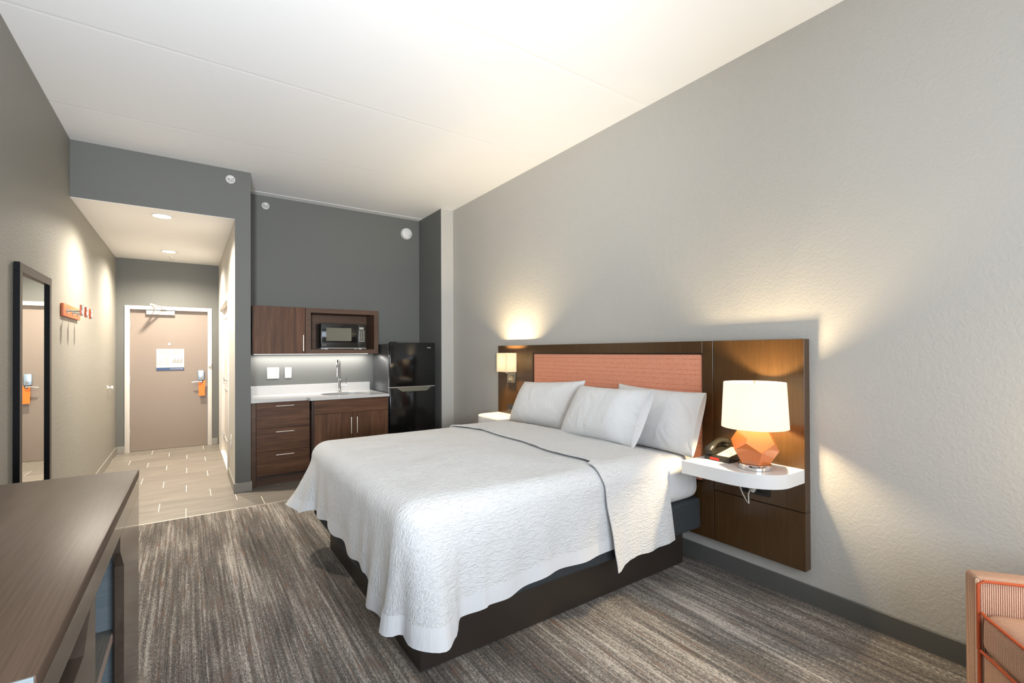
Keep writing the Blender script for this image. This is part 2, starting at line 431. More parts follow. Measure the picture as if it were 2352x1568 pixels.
# wall behind the camera with its window
mb = MB(); mb.box(XL, XR, YB-.1, YB, 0, .70); mb.box(XL, XR, YB-.1, YB, 2.5, CEIL)
mb.box(XL, -.7, YB-.1, YB, .70, 2.5); mb.box(1.8, XR, YB-.1, YB, .70, 2.5)
struct(mb, 'wall_back', 'paint_light')
wf = MB()
for a in ((-.7, -.65, .70, 2.5), (1.75, 1.8, .70, 2.5), (.52, .58, .70, 2.5)): wf.box(a[0], a[1], YB-.08, YB-.03, a[2], a[3])
wf.box(-.7, 1.8, YB-.08, YB-.03, .70, .75); wf.box(-.7, 1.8, YB-.08, YB-.03, 2.45, 2.5)
struct(wf, 'window_1', 'trim_cream')

# floor: slab, tiles laid in thirds, carpet, metal edge
fl = struct(B(XL-.1, XR+.1, YB-.1, 8.8, -.10, -.004), 'floor', 'grout')
YT = 4.945; ROW = 0.3055; TL = 0.611; G = 0.0016
for k in range(12):
    y0, y1 = YT + k*ROW + G/2, min(YT + (k+1)*ROW - G/2, 8.665)
    j = -0.019 - 0.2037*k
    while j > XL: j -= TL
    while j < 2.70:
        a, bb = j + .0032, j + TL - .0032
        xmax = 2.69 if y1 < 6.21 else 0.385
        a2, b2 = max(a, XL+.001), min(bb, xmax)
        if y0 > 5.62 and False: pass
        if b2 - a2 > 0.02:
            B(a2, b2, y0, y1, -.005, 0.0, bev=.0012, seg=1).build('tile', 'tile', fl)
        j += TL
B(XL, XR, YB, 4.925, -.005, 0.004).build('carpet', 'carpet', fl)['label'] = 'brown-grey streaked carpet'
B(XL, XR, 4.925, YT, -.005, 0.0045, bev=.002, seg=1).build('edge_strip', 'metal_strip', fl)

# baseboards
def bb(name, x0, x1, y0, y1, mat, h=.108):
    struct(B(x0, x1, y0, y1, 0.0, h, bev=.003, seg=1), name, mat)
bb('baseboard_right', XR-.012, XR, YB, 5.5, 'baseboard_paint')
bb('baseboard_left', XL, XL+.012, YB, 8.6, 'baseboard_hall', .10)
bb('baseboard_entry_left', XL+.012, -.745, 8.588, 8.6, 'baseboard_hall', .10)
bb('baseboard_entry_right', .296, .375, 8.588, 8.6, 'baseboard_hall', .10)
bb('baseboard_pillar', .375, .539, 5.488, 5.5, 'baseboard_hall', .10)
bb('baseboard_pillar_side', .375, .387, 5.5, 6.33, 'baseboard_hall', .10)
bb('baseboard_pillar_kitchen', .527, .539, 5.5, 5.555, 'baseboard_hall', .10)
bb('baseboard_column', 2.69, XR-.012, 5.488, 5.5, 'baseboard_paint')

# ------------------------------------------------------------------ entry door
d = bpy.data.objects.new('door_1', None); COL.objects.link(d); d.location = (-.22, 8.65, 0); ABS[d] = Vector(d.location); d['kind'] = 'structure'
d['label'] = 'taupe entry door with closer and lever lock'
B(-.688, .241, 8.65, 8.695, .008, 2.05).build('door_leaf', 'door_taupe', d)
for (x0, x1, z0, z1, nm) in ((-.748, -.690, 0, 2.105, 'jamb'), (.243, .298, 0, 2.105, 'jamb'), (-.690, .243, 2.052, 2.105, 'head')):
    B(x0, x1, 8.585, 8.70, z0, z1, bev=.004).build(nm, 'trim_cream', d)
for z in (1.80, 1.03, .27):
    B(-.700, -.686, 8.632, 8.652, z-.06, z+.06, bev=.003).build('hinge', 'steel', d)
MB().lathe([(.004, 8.642), (.014, 8.642), (.016, 8.646), (.016, 8.652)], (-.235, 0, 1.557), 'Y', 20).build('peephole', 'chrome', d)
cl = B(-.505, -.170, 8.598, 8.648, 1.985, 2.043, bev=.004).build('closer', 'white_plastic', d)
mb = MB().tube([(-.40, 8.60, 2.045), (-.405, 8.60, 2.062)], .012)
mb.tube([(-.40, 8.60, 2.064), (-.43, 8.33, 2.10), (-.435, 8.30, 2.105)], .011)
mb.tube([(-.435, 8.30, 2.108), (-.30, 8.575, 2.085)], .011)
mb.box(-.335, -.27, 8.560, 8.585, 2.06, 2.105)
mb.build('closer_arm', 'white_plastic', cl)
lk = B(.118, .197, 8.620, 8.650, 1.005, 1.155, bev=.010).build('lock_plate', 'lock_blue', d)
MB().tube([(.158, 8.640, .985), (.158, 8.575, .985)], .011).build('lever_neck', 'steel', lk)
MB().tube([(.165, 8.577, .987), (.11, 8.573, .986), (.045, 8.577, .977)], [.009, .008, .007]).build('lever_handle', 'steel', lk)
MB().lathe([(.010, 8.612), (.013, 8.615), (.013, 8.621)], (.163, 0, 1.045), 'Y', 16).build('thumb_turn', 'bronze', lk)
B(.243, .249, 8.600, 8.645, .99, 1.09).build('strike_plate', 'bronze', d)
gl = B(.250, .288, 8.558, 8.586, 1.21, 1.275, bev=.004).build('door_guard', 'white_plastic', d)
B(-.690, .243, 8.64, 8.70, 0, .007).build('threshold', 'bronze', d)
# hanger tag
th = thing('door_hanger', (.168, 8.60, .77), 'bright orange door hanger card hung on the entry door lever', 'door hanger')
mb = MB(); mb.prism([(.126, .87), (.208, .87), (.214, 1.003), (.190, 1.003), (.180, .962), (.150, .962), (.140, .995), (.128, .995)], 'Y', 8.596, 8.599)
mb.build('hanger_top', 'orange_card', th)
B(.128, .206, 8.589, 8.592, .768, .885).build('hanger_card', 'orange_card', th)
# evacuation plan
ev = thing('evacuation_plan', (-.22, 8.648, 1.16), 'white evacuation plan notice with navy bottom band on the entry door', 'sign')
B(-.390, -.055, 8.644, 8.6495, 1.205, 1.483).build('sheet', 'paper_white', ev)
B(-.390, -.055, 8.643, 8.6495, 1.162, 1.205).build('band', 'navy_print', ev)
text('band_lettering', 'EVACUATION', .027, (-.224, 8.6425, 1.174), (R90, 0, 0), 'paper_white', ev, sx=.62)
text('band_lettering', 'PLAN', .029, (-.112, 8.6425, 1.174), (R90, 0, 0), 'paper_white', ev, extrude=.0008, sx=.62)
mb = MB()
for r in range(5):
    for x0, x1 in ((-.36, -.23), (-.21, -.075)):
        mb.box(x0, x1-random.random()*.03, 8.6434, 8.6445, 1.462-r*.012, 1.466-r*.012)
for r in range(13): mb.box(-.292, -.235-random.random()*.01, 8.6434, 8.6445, 1.385-r*.012, 1.388-r*.012)
for i in range(3):
    for r in range(5): mb.box(-.378+i*.025, -.368+i*.025, 8.6434, 8.6445, 1.235+r*.022, 1.244+r*.022)
for i in range(9): mb.box(-.20+i*.014, -.19+i*.014, 8.6434, 8.6445, 1.27, 1.30 + .02*(i % 3))
mb.box(-.20, -.075, 8.6434, 8.6445, 1.31, 1.313)
o = mb.build('printed_lines', 'print_grey', ev)

# bathroom / closet doors on the right of the hall
d2 = bpy.data.objects.new('door_2', None); COL.objects.link(d2); d2.location = (.43, 7.2, 0); ABS[d2] = Vector(d2.location); d2['kind'] = 'structure'
d2['label'] = 'cream panelled hall doors with three hinges'
B(.372, .394, 6.33, 6.40, 0, 2.115, bev=.004).build('casing', 'trim_cream', d2)
B(.372, .394, 8.10, 8.165, 0, 2.115, bev=.004).build('casing', 'trim_cream', d2)
B(.372, .394, 6.401, 8.099, 2.045, 2.115, bev=.004).build('casing', 'trim_cream', d2)
B(.395, .527, 8.10, 8.15, 0, 2.05).build('jamb', 'trim_cream', d2)
B(.395, .527, 6.36, 6.40, 0, 2.05).build('jamb', 'trim_cream', d2)
B(.395, .527, 6.36, 8.15, 2.05, 2.11).build('jamb', 'trim_cream', d2)
for y0, y1 in ((6.405, 7.245), (7.252, 8.095)):
    lf = B(.435, .475, y0, y1, .01, 2.045).build('door_leaf', 'trim_cream', d2)
    for z0, z1 in ((.20, .92), (1.04, 1.92)):
        mb = MB()
        for a in ((y0+.12, y1-.12, z0, z0+.02), (y0+.12, y1-.12, z1-.02, z1), (y0+.12, y0+.14, z0, z1), (y1-.14, y1-.12, z0, z1)):
            mb.box(.427, .436, a[0], a[1], a[2], a[3], bev=.003)
        mb.build('panel_moulding', 'trim_cream', lf)
for z in (1.86, 1.075, .21):
    B(.424, .436, 8.060, 8.104, z-.06, z+.06, bev=.002).build('hinge', 'steel', d2)
kn = MB().tube([(.437, 7.33, 1.02), (.395, 7.33, 1.02)], .010).build('lever_neck', 'chrome', d2)
MB().tube([(.394, 7.325, 1.02), (.391, 7.42, 1.02)], .010).build('lever_handle', 'chrome', d2)
MB().lathe([(.028, .430), (.028, .437)], (0, 7.33, 1.02), 'X', 20).build('rosette', 'chrome', d2)

ot = thing('wall_outlet', (.387, 5.95, .38), 'white outlet plate low on the hall side of the pillar', 'outlet')
B(.381, .3868, 5.915, 5.985, .385, .525, bev=.002).build('plate', 'white_plastic', ot)
for z in (.425, .485): B(.378, .382, 5.932, 5.968, z-.017, z+.017, bev=.002).build('socket', 'white_laminate', ot)

# door stop bump on left wall
ds = thing('door_stop', (XL, 7.80, .985), 'small round cream door stop knob on the left hall wall', 'door stop')
MB().lathe([(.028, XL), (.028, XL+.006), (.010, XL+.010), (.010, XL+.035)], (0, 7.80, .985), 'X', 20).build('stem', 'trim_cream', ds)
MB().lathe([(.012, XL+.033), (.022, XL+.036), (.024, XL+.046), (.018, XL+.055)], (0, 7.80, .985), 'X', 20).build('bumper', 'white_plastic', ds)

# downlights
for i, (y, lab) in enumerate(((5.76, 'round recessed downlight in the hall ceiling nearest the room'), (7.72, 'round recessed downlight in the hall ceiling nearest the entry door'))):
    dl = thing('downlight', (-.215, y, 2.76), lab, 'ceiling light')
    MB().lathe([(.078, 2.7745), (.086, 2.7745), (.088, 2.770), (.076, 2.768), (.076, 2.7745)], (-.215, y, 0), 'Z', 40, caps=False).build('trim_ring', 'white_plastic', dl)
    MB().lathe([(.076, 2.769), (.076, 2.773)], (-.215, y, 0), 'Z', 40).build('lens', 'downlight_lens', dl)
    light('downlight_lamp', 'SPOT', (-.215, y, 2.755), 350, (1.0, 0.90, 0.76), .06, spot=156, blend=0.75)
sp = thing('sprinkler', (-.195, 8.13, 2.74), 'small white fire sprinkler on the hall ceiling by the entry door', 'sprinkler')
MB().lathe([(.032, 2.7745), (.030, 2.768), (.012, 2.764), (.008, 2.745)], (-.195, 8.13, 0), 'Z', 20).build('escutcheon', 'white_plastic', sp)
MB().lathe([(.016, 2.745), (.018, 2.742), (.016, 2.739)], (-.195, 8.13, 0), 'Z', 16).build('deflector', 'steel', sp)

def side_sprinkler(x, y, z, r, label):
    s_ = thing('sidewall_sprinkler', (x, y, z), label, 'sprinkler')
    MB().lathe([(r, y), (r, y-.006), (r*.86, y-.013), (r*.70, y-.010), (r*.66, y-.003)], (x, 0, z), 'Y', 32, caps=False).build('escutcheon', 'white_plastic', s_)
    MB().lathe([(r*.68, y-.001), (r*.68, y-.003)], (x, 0, z), 'Y', 24).build('recess', 'steel', s_)
    mb = MB().tube([(x, y-.003, z), (x, y-.028, z)], .008)
    mb.tube([(x-.017, y-.004, z+.010), (x-.019, y-.022, z+.012), (x, y-.030, z)], .0035, 8)
    mb.tube([(x+.017, y-.004, z-.010), (x+.019, y-.022, z-.012), (x, y-.030, z)], .0035, 8)
    mb.build('head', 'white_plastic', s_)
    B(x-.022, x+.022, y-.034, y-.031, z+.004, z+.018, bev=.001).build('deflector', 'white_plastic', s_)
side_sprinkler(.349, 5.5, 3.171, .042, 'round white sidewall sprinkler high on the soffit above the hall')
side_sprinkler(.749, 6.205, 3.156, .042, 'round white sidewall sprinkler high on the kitchen wall, left of the smoke alarm')
sm = thing('smoke_alarm', (2.495, 6.205, 3.065), 'round white smoke alarm high on the kitchen wall near the column', 'smoke alarm')
MB().lathe([(.060, 6.2045), (.078, 6.200), (.078, 6.185)], (2.495, 0, 3.065), 'Y', 40).build('base', 'white_plastic', sm)
MB().lathe([(.070, 6.186), (.073, 6.175), (.071, 6.158), (.060, 6.150), (.02, 6.148)], (2.495, 0, 3.065), 'Y', 40).build('cover', 'white_plastic', sm)
MB().lathe([(.008, 6.150), (.008, 6.146)], (2.53, 0, 3.035), 'Y', 16).build('test_button', 'print_grey', sm)

# ------------------------------------------------------------------ wall mirror
mi = thing('wall_mirror', (XL, 4.29, .33), 'tall dark-framed mirror hung on the left wall beside the coat hooks', 'mirror')
x0, x1 = XL+.004, -.815; ya, yb, za, zb = 3.905, 4.682, .33, 1.962
fr = .055
for (a, b_, c_, d_, nm) in ((ya, yb, zb-fr, zb, 'frame_rail'), (ya, yb, za, za+fr, 'frame_rail'), (ya, ya+fr, za+fr, zb-fr, 'frame_stile'), (yb-fr, yb, za+fr, zb-fr, 'frame_stile')):
    o = B(x0, x1, a, b_, c_, d_, bev=.0015, seg=1).build(nm, 'mirror_frame', mi)
    o.data.materials.append(M['mirror_black'])
    for p in o.data.polygons:
        if abs(p.normal.y) > .7: p.material_index = 1
MB().prism([(x0, ya+.03), (x0+.0035, ya+.03), (x0+.0035+.0083*.93, yb-.03), (x0, yb-.03)], 'Z', za+.03, zb-.03).build('mirror_glass', 'mirror_glass', mi)
st = B(x0+.0040, x0+.0056, ya+fr+.004, ya+fr+.085, 1.69, zb-fr-.004).build('printed_sticker', 'sticker_grey', mi)
mb = MB()
for r in range(10):
    z = 1.885-r*.019
    if r == 5: mb.box(x0+.0056, x0+.0060, ya+fr+.006, ya+fr+.083, z, z+.004); continue
    for k in range(2):
        y = ya+fr+.012+k*.038
        mb.box(x0+.0056, x0+.0060, y, y+.018+.010*random.random(), z, z+.006)
mb.build('sticker_print', 'print_grey', st)

# ------------------------------------------------------------------ coat hook rail
hk = thing('coat_hook_rail', (XL, 5.49, 1.725), 'orange coat rail with three chrome pegs on the left wall', 'coat rack')
B(XL+.001, -.8246, 5.138, 5.837, 1.725, 1.827, bev=.002).build('board', 'orange_paint', hk)
for y in (5.265, 5.485, 5.71):
    pg = MB().lathe([(.020, -.8246), (.018, -.818), (.008, -.814), (.0065, -.79), (.0065, -.742)], (0, y, 1.772), 'X', 20).build('peg', 'chrome', hk)
    B(-.745, -.733, y-.020, y+.020, 1.735, 1.825, bev=.001).build('peg_block', 'orange_paint', pg)
    B(-.733, -.725, y-.020, y+.020, 1.735, 1.825, bev=.001).build('peg_cap', 'chrome', pg)

# ------------------------------------------------------------------ dresser (lower left)
dr = frame_thing('dresser', (-.165, 2.43, 0), math.radians(-.7), 'long glossy brown dresser with open shelf niche against the left wall', 'dresser')
DL, DD, DH = 1.467, .655, .95
def D(*a, **k): return MB().box(*a, **k)
D(-DD, 0, -DL, 0, DH-.03, DH, bev=.0035, seg=2).build('top', 'dresser_wood', dr)
D(-DD+.004, -.003, -DL-.0012, -DL+.0005, DH-.029, DH-.0012).build('edge_daylight', 'laminate_and_daylight_blue', dr)  # added strip: blue daylight on the top's near edge, put into the colour
D(-.024, -.001, -DL+.002, -.002, DH-.092, DH-.031).build('front_rail', 'dresser_front', dr)
# far door with cut corner; near drawer fronts with finger-pull gap
yN = lambda y: y-2.43
MB().prism([(-.002, .10), (-.002, DH-.093), (yN(1.876), DH-.093), (yN(1.876), .807), (yN(1.965), .735), (yN(1.965), .10)], 'X', -.024, -.001).build('door', 'dresser_front', dr)
MB().prism([(yN(1.45), .50), (yN(1.45), .857), (yN(1.39), .857), (yN(1.316), .79), (-DL+.002, .79), (-DL+.002, .50)], 'X', -.024, -.001).build('drawer', 'dresser_front', dr)
D(-.024, -.001, -DL+.002, yN(1.45), .10, .49).build('drawer', 'dresser_front', dr)
D(-DD+.01, -.026, -.025, -.004, 0, DH-.031).build('end_panel', 'dresser_wood', dr)
D(-DD+.01, -.0245, -DL+.0, -DL+.024, 0, DH-.031).build('end_panel', 'laminate_and_daylight_blue', dr)  # near end: its blue is painted daylight
D(-DD+.01, -.026, yN(1.98), yN(1.99)+.008, .06, DH-.031).build('niche_side', 'laminate_and_daylight_blue', dr)
D(-DD+.01, -.026, yN(1.42), yN(1.44), .06, DH-.031).build('niche_side', 'dresser_dark', dr)
D(-.0265, -.0245, yN(1.94), yN(1.98), .10, DH-.093).build('door_edge', 'dresser_dark', dr)
D(-DD+.005, -DD+.012, -DL+.03, -.03, .06, DH-.031).build('back_panel', 'dresser_dark', dr)
sh = D(-DD+.015, -.030, yN(1.442), yN(1.979), .512, .533).build('shelf', 'shelf_laminate', dr)
D(-.030, -.026, yN(1.442), yN(1.979), .512, .533).build('shelf_edging', 'shelf_edge', sh)
D(-DD+.015, -.026, yN(1.442), yN(1.979), .06, .085).build('niche_floor', 'shelf_laminate', dr)
D(-DD+.03, -.03, -DL+.03, -.03, .0, .06).build('plinth', 'dresser_dark', dr)
D(-.20, -.027, -DL+.03, yN(1.45), .60, .70).build('drawer_box', 'cabinet_dark', dr)

# ------------------------------------------------------------------ kitchenette
KY = 6.205
# drawer base cabinet
YA, YC = 5.60, 5.51      # fronts of drawer unit and sink unit
kc = thing('drawer_base_cabinet', (.82, 5.9, 0), 'walnut base cabinet with three wide drawers beside the pillar', 'cabinet')
B(.532, 1.118, YA+.02, KY-.002, .085, .892).build('carcass', 'cabinet_dark', kc)
B(.532, .583, YA, YA+.022, .0, .892, bev=.001, seg=1).build('filler_stile', 'walnut_plain', kc)
B(.583, 1.118, YA+.05, YA+.07, .0, .10).build('toe_kick', 'walnut_plain', kc)
zs = [(.614, .887), (.368, .610), (.112, .364)]
for z0, z1 in zs:
    dw = B(.587, 1.115, YA, YA+.019, z0, z1, bev=.001, seg=1).build('drawer', 'walnut_horizontal', kc)
    mb = MB().tube([(.772, YA-.028, z1-.040), (.950, YA-.028, z1-.040)], .005, 10)
    mb.tube([(.79, YA-.028, z1-.040), (.79, YA, z1-.040)], .004, 8); mb.tube([(.932, YA-.028, z1-.040), (.932, YA, z1-.040)], .004, 8)
    mb.build('handle', 'handle_nickel', dw)
# sink base cabinet
ks = thing('sink_base_cabinet', (1.55, 5.85, 0), 'walnut sink base cabinet with two doors next to the fridge', 'cabinet')
B(1.122, 1.985, YC+.02, KY-.002, .085, .770).build('carcass', 'cabinet_dark', ks)
B(1.122, 1.985, YC+.02, YC+.05, .770, .892).build('top_rail', 'cabinet_dark', ks)
B(1.130, 1.985, YC+.07, YC+.09, .0, .09).build('toe_kick', 'walnut_plain', ks)
B(1.140, 1.982, YC, YC+.019, .733, .884, bev=.001, seg=1).build('false_front', 'walnut_horizontal', ks)
for x0, x1, hx in ((1.140, 1.559, 1.541), (1.562, 1.982, 1.608)):
    dw = B(x0, x1, YC, YC+.019, .112, .729, bev=.001, seg=1).build('door', 'walnut_vertical', ks)
    mb = MB().tube([(hx, YC-.028, .49), (hx, YC-.028, .678)], .005, 10)
    mb.tube([(hx, YC-.028, .51), (hx, YC, .51)], .004, 8); mb.tube([(hx, YC-.028, .66), (hx, YC, .66)], .004, 8)
    mb.build('handle', 'handle_nickel', dw)
# countertop with sink cut-out
ct = thing('countertop', (1.2, 5.9, .892), 'white stone countertop with backsplash and oval sink over the base cabinets', 'countertop')
Z0, Z1 = .893, .923
sx, sy, ra, rb = 1.56, 5.83, .27, .185
def sell(a, n=2.6):
    c, s_ = math.cos(a), math.sin(a)
    return (sx+ra*math.copysign(abs(c)**(2/n), c), sy+rb*math.copysign(abs(s_)**(2/n), s_))
outer = [(.530, 5.555), (1.075, 5.555), (1.095, 5.462), (1.984, 5.462), (1.984, KY-.001), (.530, KY-.001)]
def outer_at(a):
    dx, dy = math.cos(a), math.sin(a); best = None
    for (p, q) in zip(outer, outer[1:]+outer[:1]):
        ex, ey = q[0]-p[0], q[1]-p[1]; den = dx*ey-dy*ex
        if abs(den) < 1e-9: continue
        tt = ((p[0]-sx)*ey-(p[1]-sy)*ex)/den; ss = ((p[0]-sx)*dy-(p[1]-sy)*dx)/den
        if tt > 0 and -1e-6 <= ss <= 1+1e-6 and (best is None or tt < best): best = tt
    return (sx+dx*best, sy+dy*best)
angs = sorted(set([2*math.pi*i/64 for i in range(64)] + [math.atan2(p[1]-sy, p[0]-sx) % (2*math.pi) for p in outer]))
mb = MB()
ri = [sell(a) for a in angs]; ro = [outer_at(a) for a in angs]
rows = [[(p[0], p[1], Z0) for p in ri], [(p[0], p[1], Z1) for p in ri], [(p[0], p[1], Z1) for p in ro], [(p[0], p[1], Z0) for p in ro]]
mb.grid(rows, closed=True)
bmesh.ops.recalc_face_normals(mb.bm, faces=mb.bm.faces[:])
mb.build('slab', 'counter_white', ct, angle=30)
B(.550, 1.978, KY-.020, KY-.001, Z1, 1.030, bev=.001, seg=1).build('backsplash', 'counter_white', ct)
B(.530, .549, 5.558, KY-.001, Z1, 1.036, bev=.001, seg=1).build('side_splash', 'counter_white', ct)
rows = []
for f_, z in ((1.0, Z1-.002), (.985, Z1-.02), (.95, Z1-.10), (.80, Z1-.135), (.4, Z1-.142), (.05, Z1-.145)):
    rows.append([(sx+(sell(a)[0]-sx)*f_, sy+(sell(a)[1]-sy)*f_, z) for a in [2*math.pi*i/48 for i in range(48)]])
mb = MB(); mb.grid(rows, closed=True); mb.build('sink_bowl', 'sink_white', ct)
# faucet
fa = thing('faucet', (1.555, 6.06, Z1), 'tall chrome gooseneck faucet behind the kitchenette sink', 'faucet')
MB().lathe([(.026, Z1), (.026, Z1+.004), (.021, Z1+.008), (.021, Z1+.155), (.015, Z1+.162)], (1.555, 6.06, 0), 'Z', 24).build('body', 'chrome', fa)
path = [(1.555, 6.06, Z1+.15), (1.555, 6.06, 1.27)]
for i in range(1, 13):
    a = math.pi*i/12
    path.append((1.555-.035*(1-math.cos(a))*.9, 6.06-.075*(1-math.cos(a)), 1.27+.055*math.sin(a)))
path.append((1.490, 5.905, 1.22))
MB().tube(path, .0125, 14).build('spout', 'chrome', fa)
MB().tube([(1.490, 5.905, 1.235), (1.488, 5.90, 1.15), (1.487, 5.898, 1.125)], [.0155, .0165, .014], 16).build('spray_head', 'steel', fa)
MB().tube([(1.57, 6.06, 1.005), (1.640, 6.045, 1.005)], .017, 16).build('valve', 'chrome', fa)
MB().tube([(1.632, 6.045, 1.015), (1.630, 6.04, 1.095)], .005, 10).build('lever', 'chrome', fa)

# switch and outlet plates over the counter
def plate(x0, x1, z0, z1, gangs, label, nm):
    p_ = thing(nm, ((x0+x1)/2, KY, z0), label, 'outlet')
    B(x0, x1, KY-.006, KY-.0005, z0, z1, bev=.002).build('plate', 'white_plastic', p_)
    for i in range(gangs):
        cx_ = x0 + (x1-x0)*(i+.5)/gangs
        s_ = B(cx_-.017, cx_+.017, KY-.009, KY-.005, z0+.03, z1-.03, bev=.001).build('receptacle', 'white_laminate', p_)
        mb = MB()
        for zz in (z0+.048, z1-.048):
            mb.box(cx_-.007, cx_-.005, KY-.0095, KY-.0088, zz-.005, zz+.005); mb.box(cx_+.005, cx_+.007, KY-.0095, KY-.0088, zz-.005, zz+.005)
        tag(mb.build('slots', 'outlet_black', s_), kind='stuff')
plate(.764, .892, 1.111, 1.243, 2, 'wide double-gang white plate on the wall above the counter', 'double_outlet')
plate(.956, 1.028, 1.114, 1.240, 1, 'narrow single white outlet plate on the wall above the counter', 'wall_outlet')

# wall cabinet
YW = 5.87
wc = thing('wall_cabinet', (1.26, 6.05, 1.404), 'walnut wall cabinet with one door and an open microwave niche', 'cabinet')
B(.575, 1.125, YW+.02, KY-.001, 1.408, 1.940).build('carcass', 'cabinet_dark', wc)
dw = B(.577, 1.122, YW, YW+.019, 1.406, 1.943, bev=.001, seg=1).build('door', 'walnut_vertical', wc)
mb = MB().tube([(1.097, YW-.028, 1.437), (1.097, YW-.028, 1.624)], .005, 10)
mb.tube([(1.097, YW-.028, 1.455), (1.097, YW, 1.455)], .004, 8); mb.tube([(1.097, YW-.028, 1.606), (1.097, YW, 1.606)], .004, 8)
mb.build('handle', 'handle_nickel', dw)
mb = MB(); NX0, NX1, NZ0, NZ1 = 1.182, 1.934, 1.457, 1.889
mb.box(1.126, NX0, YW, YW+.02, 1.404, 1.943); mb.box(NX1, 1.985, YW, YW+.02, 1.404, 1.943)
mb.box(NX0, NX1, YW, YW+.02, 1.404, NZ0); mb.box(NX0, NX1, YW, YW+.02, NZ1, 1.943)
mb.build('face_frame', 'walnut_plain', wc)
mb = MB(); mb.box(1.126, NX0-.002, YW+.02, KY-.001, 1.404, 1.943); mb.box(NX1+.002, 1.985, YW+.02, KY-.001, 1.404, 1.943)
mb.box(NX0-.002, NX1+.002, YW+.02, KY-.001, 1.404, NZ0-.001); mb.box(NX0-.002, NX1+.002, YW+.02, KY-.001, NZ1+.001, 1.943)
mb.box(NX0-.002, NX1+.002, KY-.012, KY-.001, NZ0, NZ1)
mb.build('niche', 'walnut_plain', wc)
ls = B(.62, 1.94, 6.14, 6.16, 1.3975, 1.4035, bev=.002).build('led_strip', 'led_strip', wc)
light('under_cabinet_led', 'AREA', (1.27, 6.12, 1.392), 9, (1.0, .97, .93), 1.30, .03, (0, 0, 0))

# microwave
mw = thing('microwave', (1.6, 6.03, NZ0), 'black microwave oven in the open niche of the wall cabinet', 'microwave')
YM = 5.905
mx0, mx1, mz0, mz1 = 1.303, 1.842, 1.472, 1.770
B(mx0, mx1, YM+.02, 6.18, mz0, mz1, bev=.004).build('body', 'black_satin', mw)
dr_ = B(mx0, 1.738, YM, YM+.022, mz0+.004, mz1, bev=.004).build('door', 'black_plastic', mw)
B(mx0+.012, 1.725, YM-.002, YM+.002, 1.540, 1.762, bev=.001).build('glass', 'black_gloss', dr_)
B(1.362, 1.660, YM-.0035, YM-.0015, 1.560, 1.718).build('window', 'microwave_glass', dr_)
cp = B(1.741, mx1, YM, YM+.022, mz0+.004, mz1, bev=.004).build('control_panel', 'black_plastic', mw)
B(1.757, 1.812, YM-.0015, YM+.001, 1.705, 1.732).build('display', 'key_print', cp)
mb = MB()
for r in range(8):
    for c_ in range(3):
        mb.box(1.754+c_*.026, 1.754+c_*.026+.017, YM-.001, YM+.001, 1.683-r*.0165, 1.692-r*.0165)
mb.box(1.754, 1.823, YM-.001, YM+.001, 1.552, 1.559)
mb.build('keypad_print', 'key_print', cp)
text('badge', 'Danby', .018, (1.318, YM-.001, 1.503), (R90, 0, 0), 'key_print', dr_)
B(mx0+.002, mx1-.002, YM+.002, 6.17, mz0-.004, mz0+.003, bev=.001).build('base_pan', 'white_plastic', mw)
for x in (1.37, 1.775):
    for y in (YM+.03, 6.13):
        MB().lathe([(.020, NZ0+.0005), (.028, mz0-.003)], (x, y, 0), 'Z', 20).build('foot', 'white_plastic', mw)

# fridge
fg = thing('refrigerator', (2.31, 5.86, 0), 'black two-door refrigerator beside the kitchenette counter', 'refrigerator')
fx0, fx1, fy = 2.008, 2.606, 5.515
B(fx0+.002, fx1-.004, fy+.065, 6.15, .03, 1.520, bev=.004).build('body', 'fridge_side', fg)
for z0, z1 in ((.995, 1.536), (.05, .985)):
    B(fx0, fx1, fy, fy+.06, z0, z1, bev=.008, seg=3).build('door', 'black_gloss', fg)
B(fx0+.003, fx1-.003, fy+.004, fy+.055, .986, .994).build('seam_strip', 'steel', fg)
B(fx0+.02, fx1-.02, fy-.004, fy+.01, .982, .989, bev=.001, seg=1).build('handle_lip', 'steel', fg)
mb = MB()
mb.bm.verts.ensure_lookup_table()
pts = [(2.09, fy-.006, .980), (2.55, fy-.006, .980), (2.475, fy-.030, .936), (2.155, fy-.030, .936)]
mb.bm.faces.new([mb.bm.verts.new(p) for p in pts])
bk = [(2.09, fy-.0005, .981), (2.55, fy-.0005, .981), (2.475, fy-.0005, .930), (2.155, fy-.0005, .930)]
mb2 = MB(); va = [mb2.bm.verts.new(p) for p in pts]; vb = [mb2.bm.verts.new(p) for p in bk]
mb2.bm.faces.new(va)
for i in range(4): mb2.bm.faces.new((va[i], vb[i], vb[(i+1) % 4], va[(i+1) % 4]))
bmesh.ops.recalc_face_normals(mb2.bm, faces=mb2.bm.faces[:]); mb.bm.free()
mb2.build('grip', 'microwave_glass', fg)
text('badge', 'Danby', .019, (2.495, fy-.0012, 1.470), (R90, 0, 0), 'white_plastic', fg, extrude=.0008)
B(fx0+.03, fx0+.10, fy+.03, fy+.10, 1.537, 1.548, bev=.003).build('hinge_cover', 'black_satin', fg)
for x in (fx0+.05, fx1-.06):
    for y in (5.64, 6.10): MB().lathe([(.02, 0), (.02, .032)], (x, y, 0), 'Z', 12).build('foot', 'black_satin', fg)

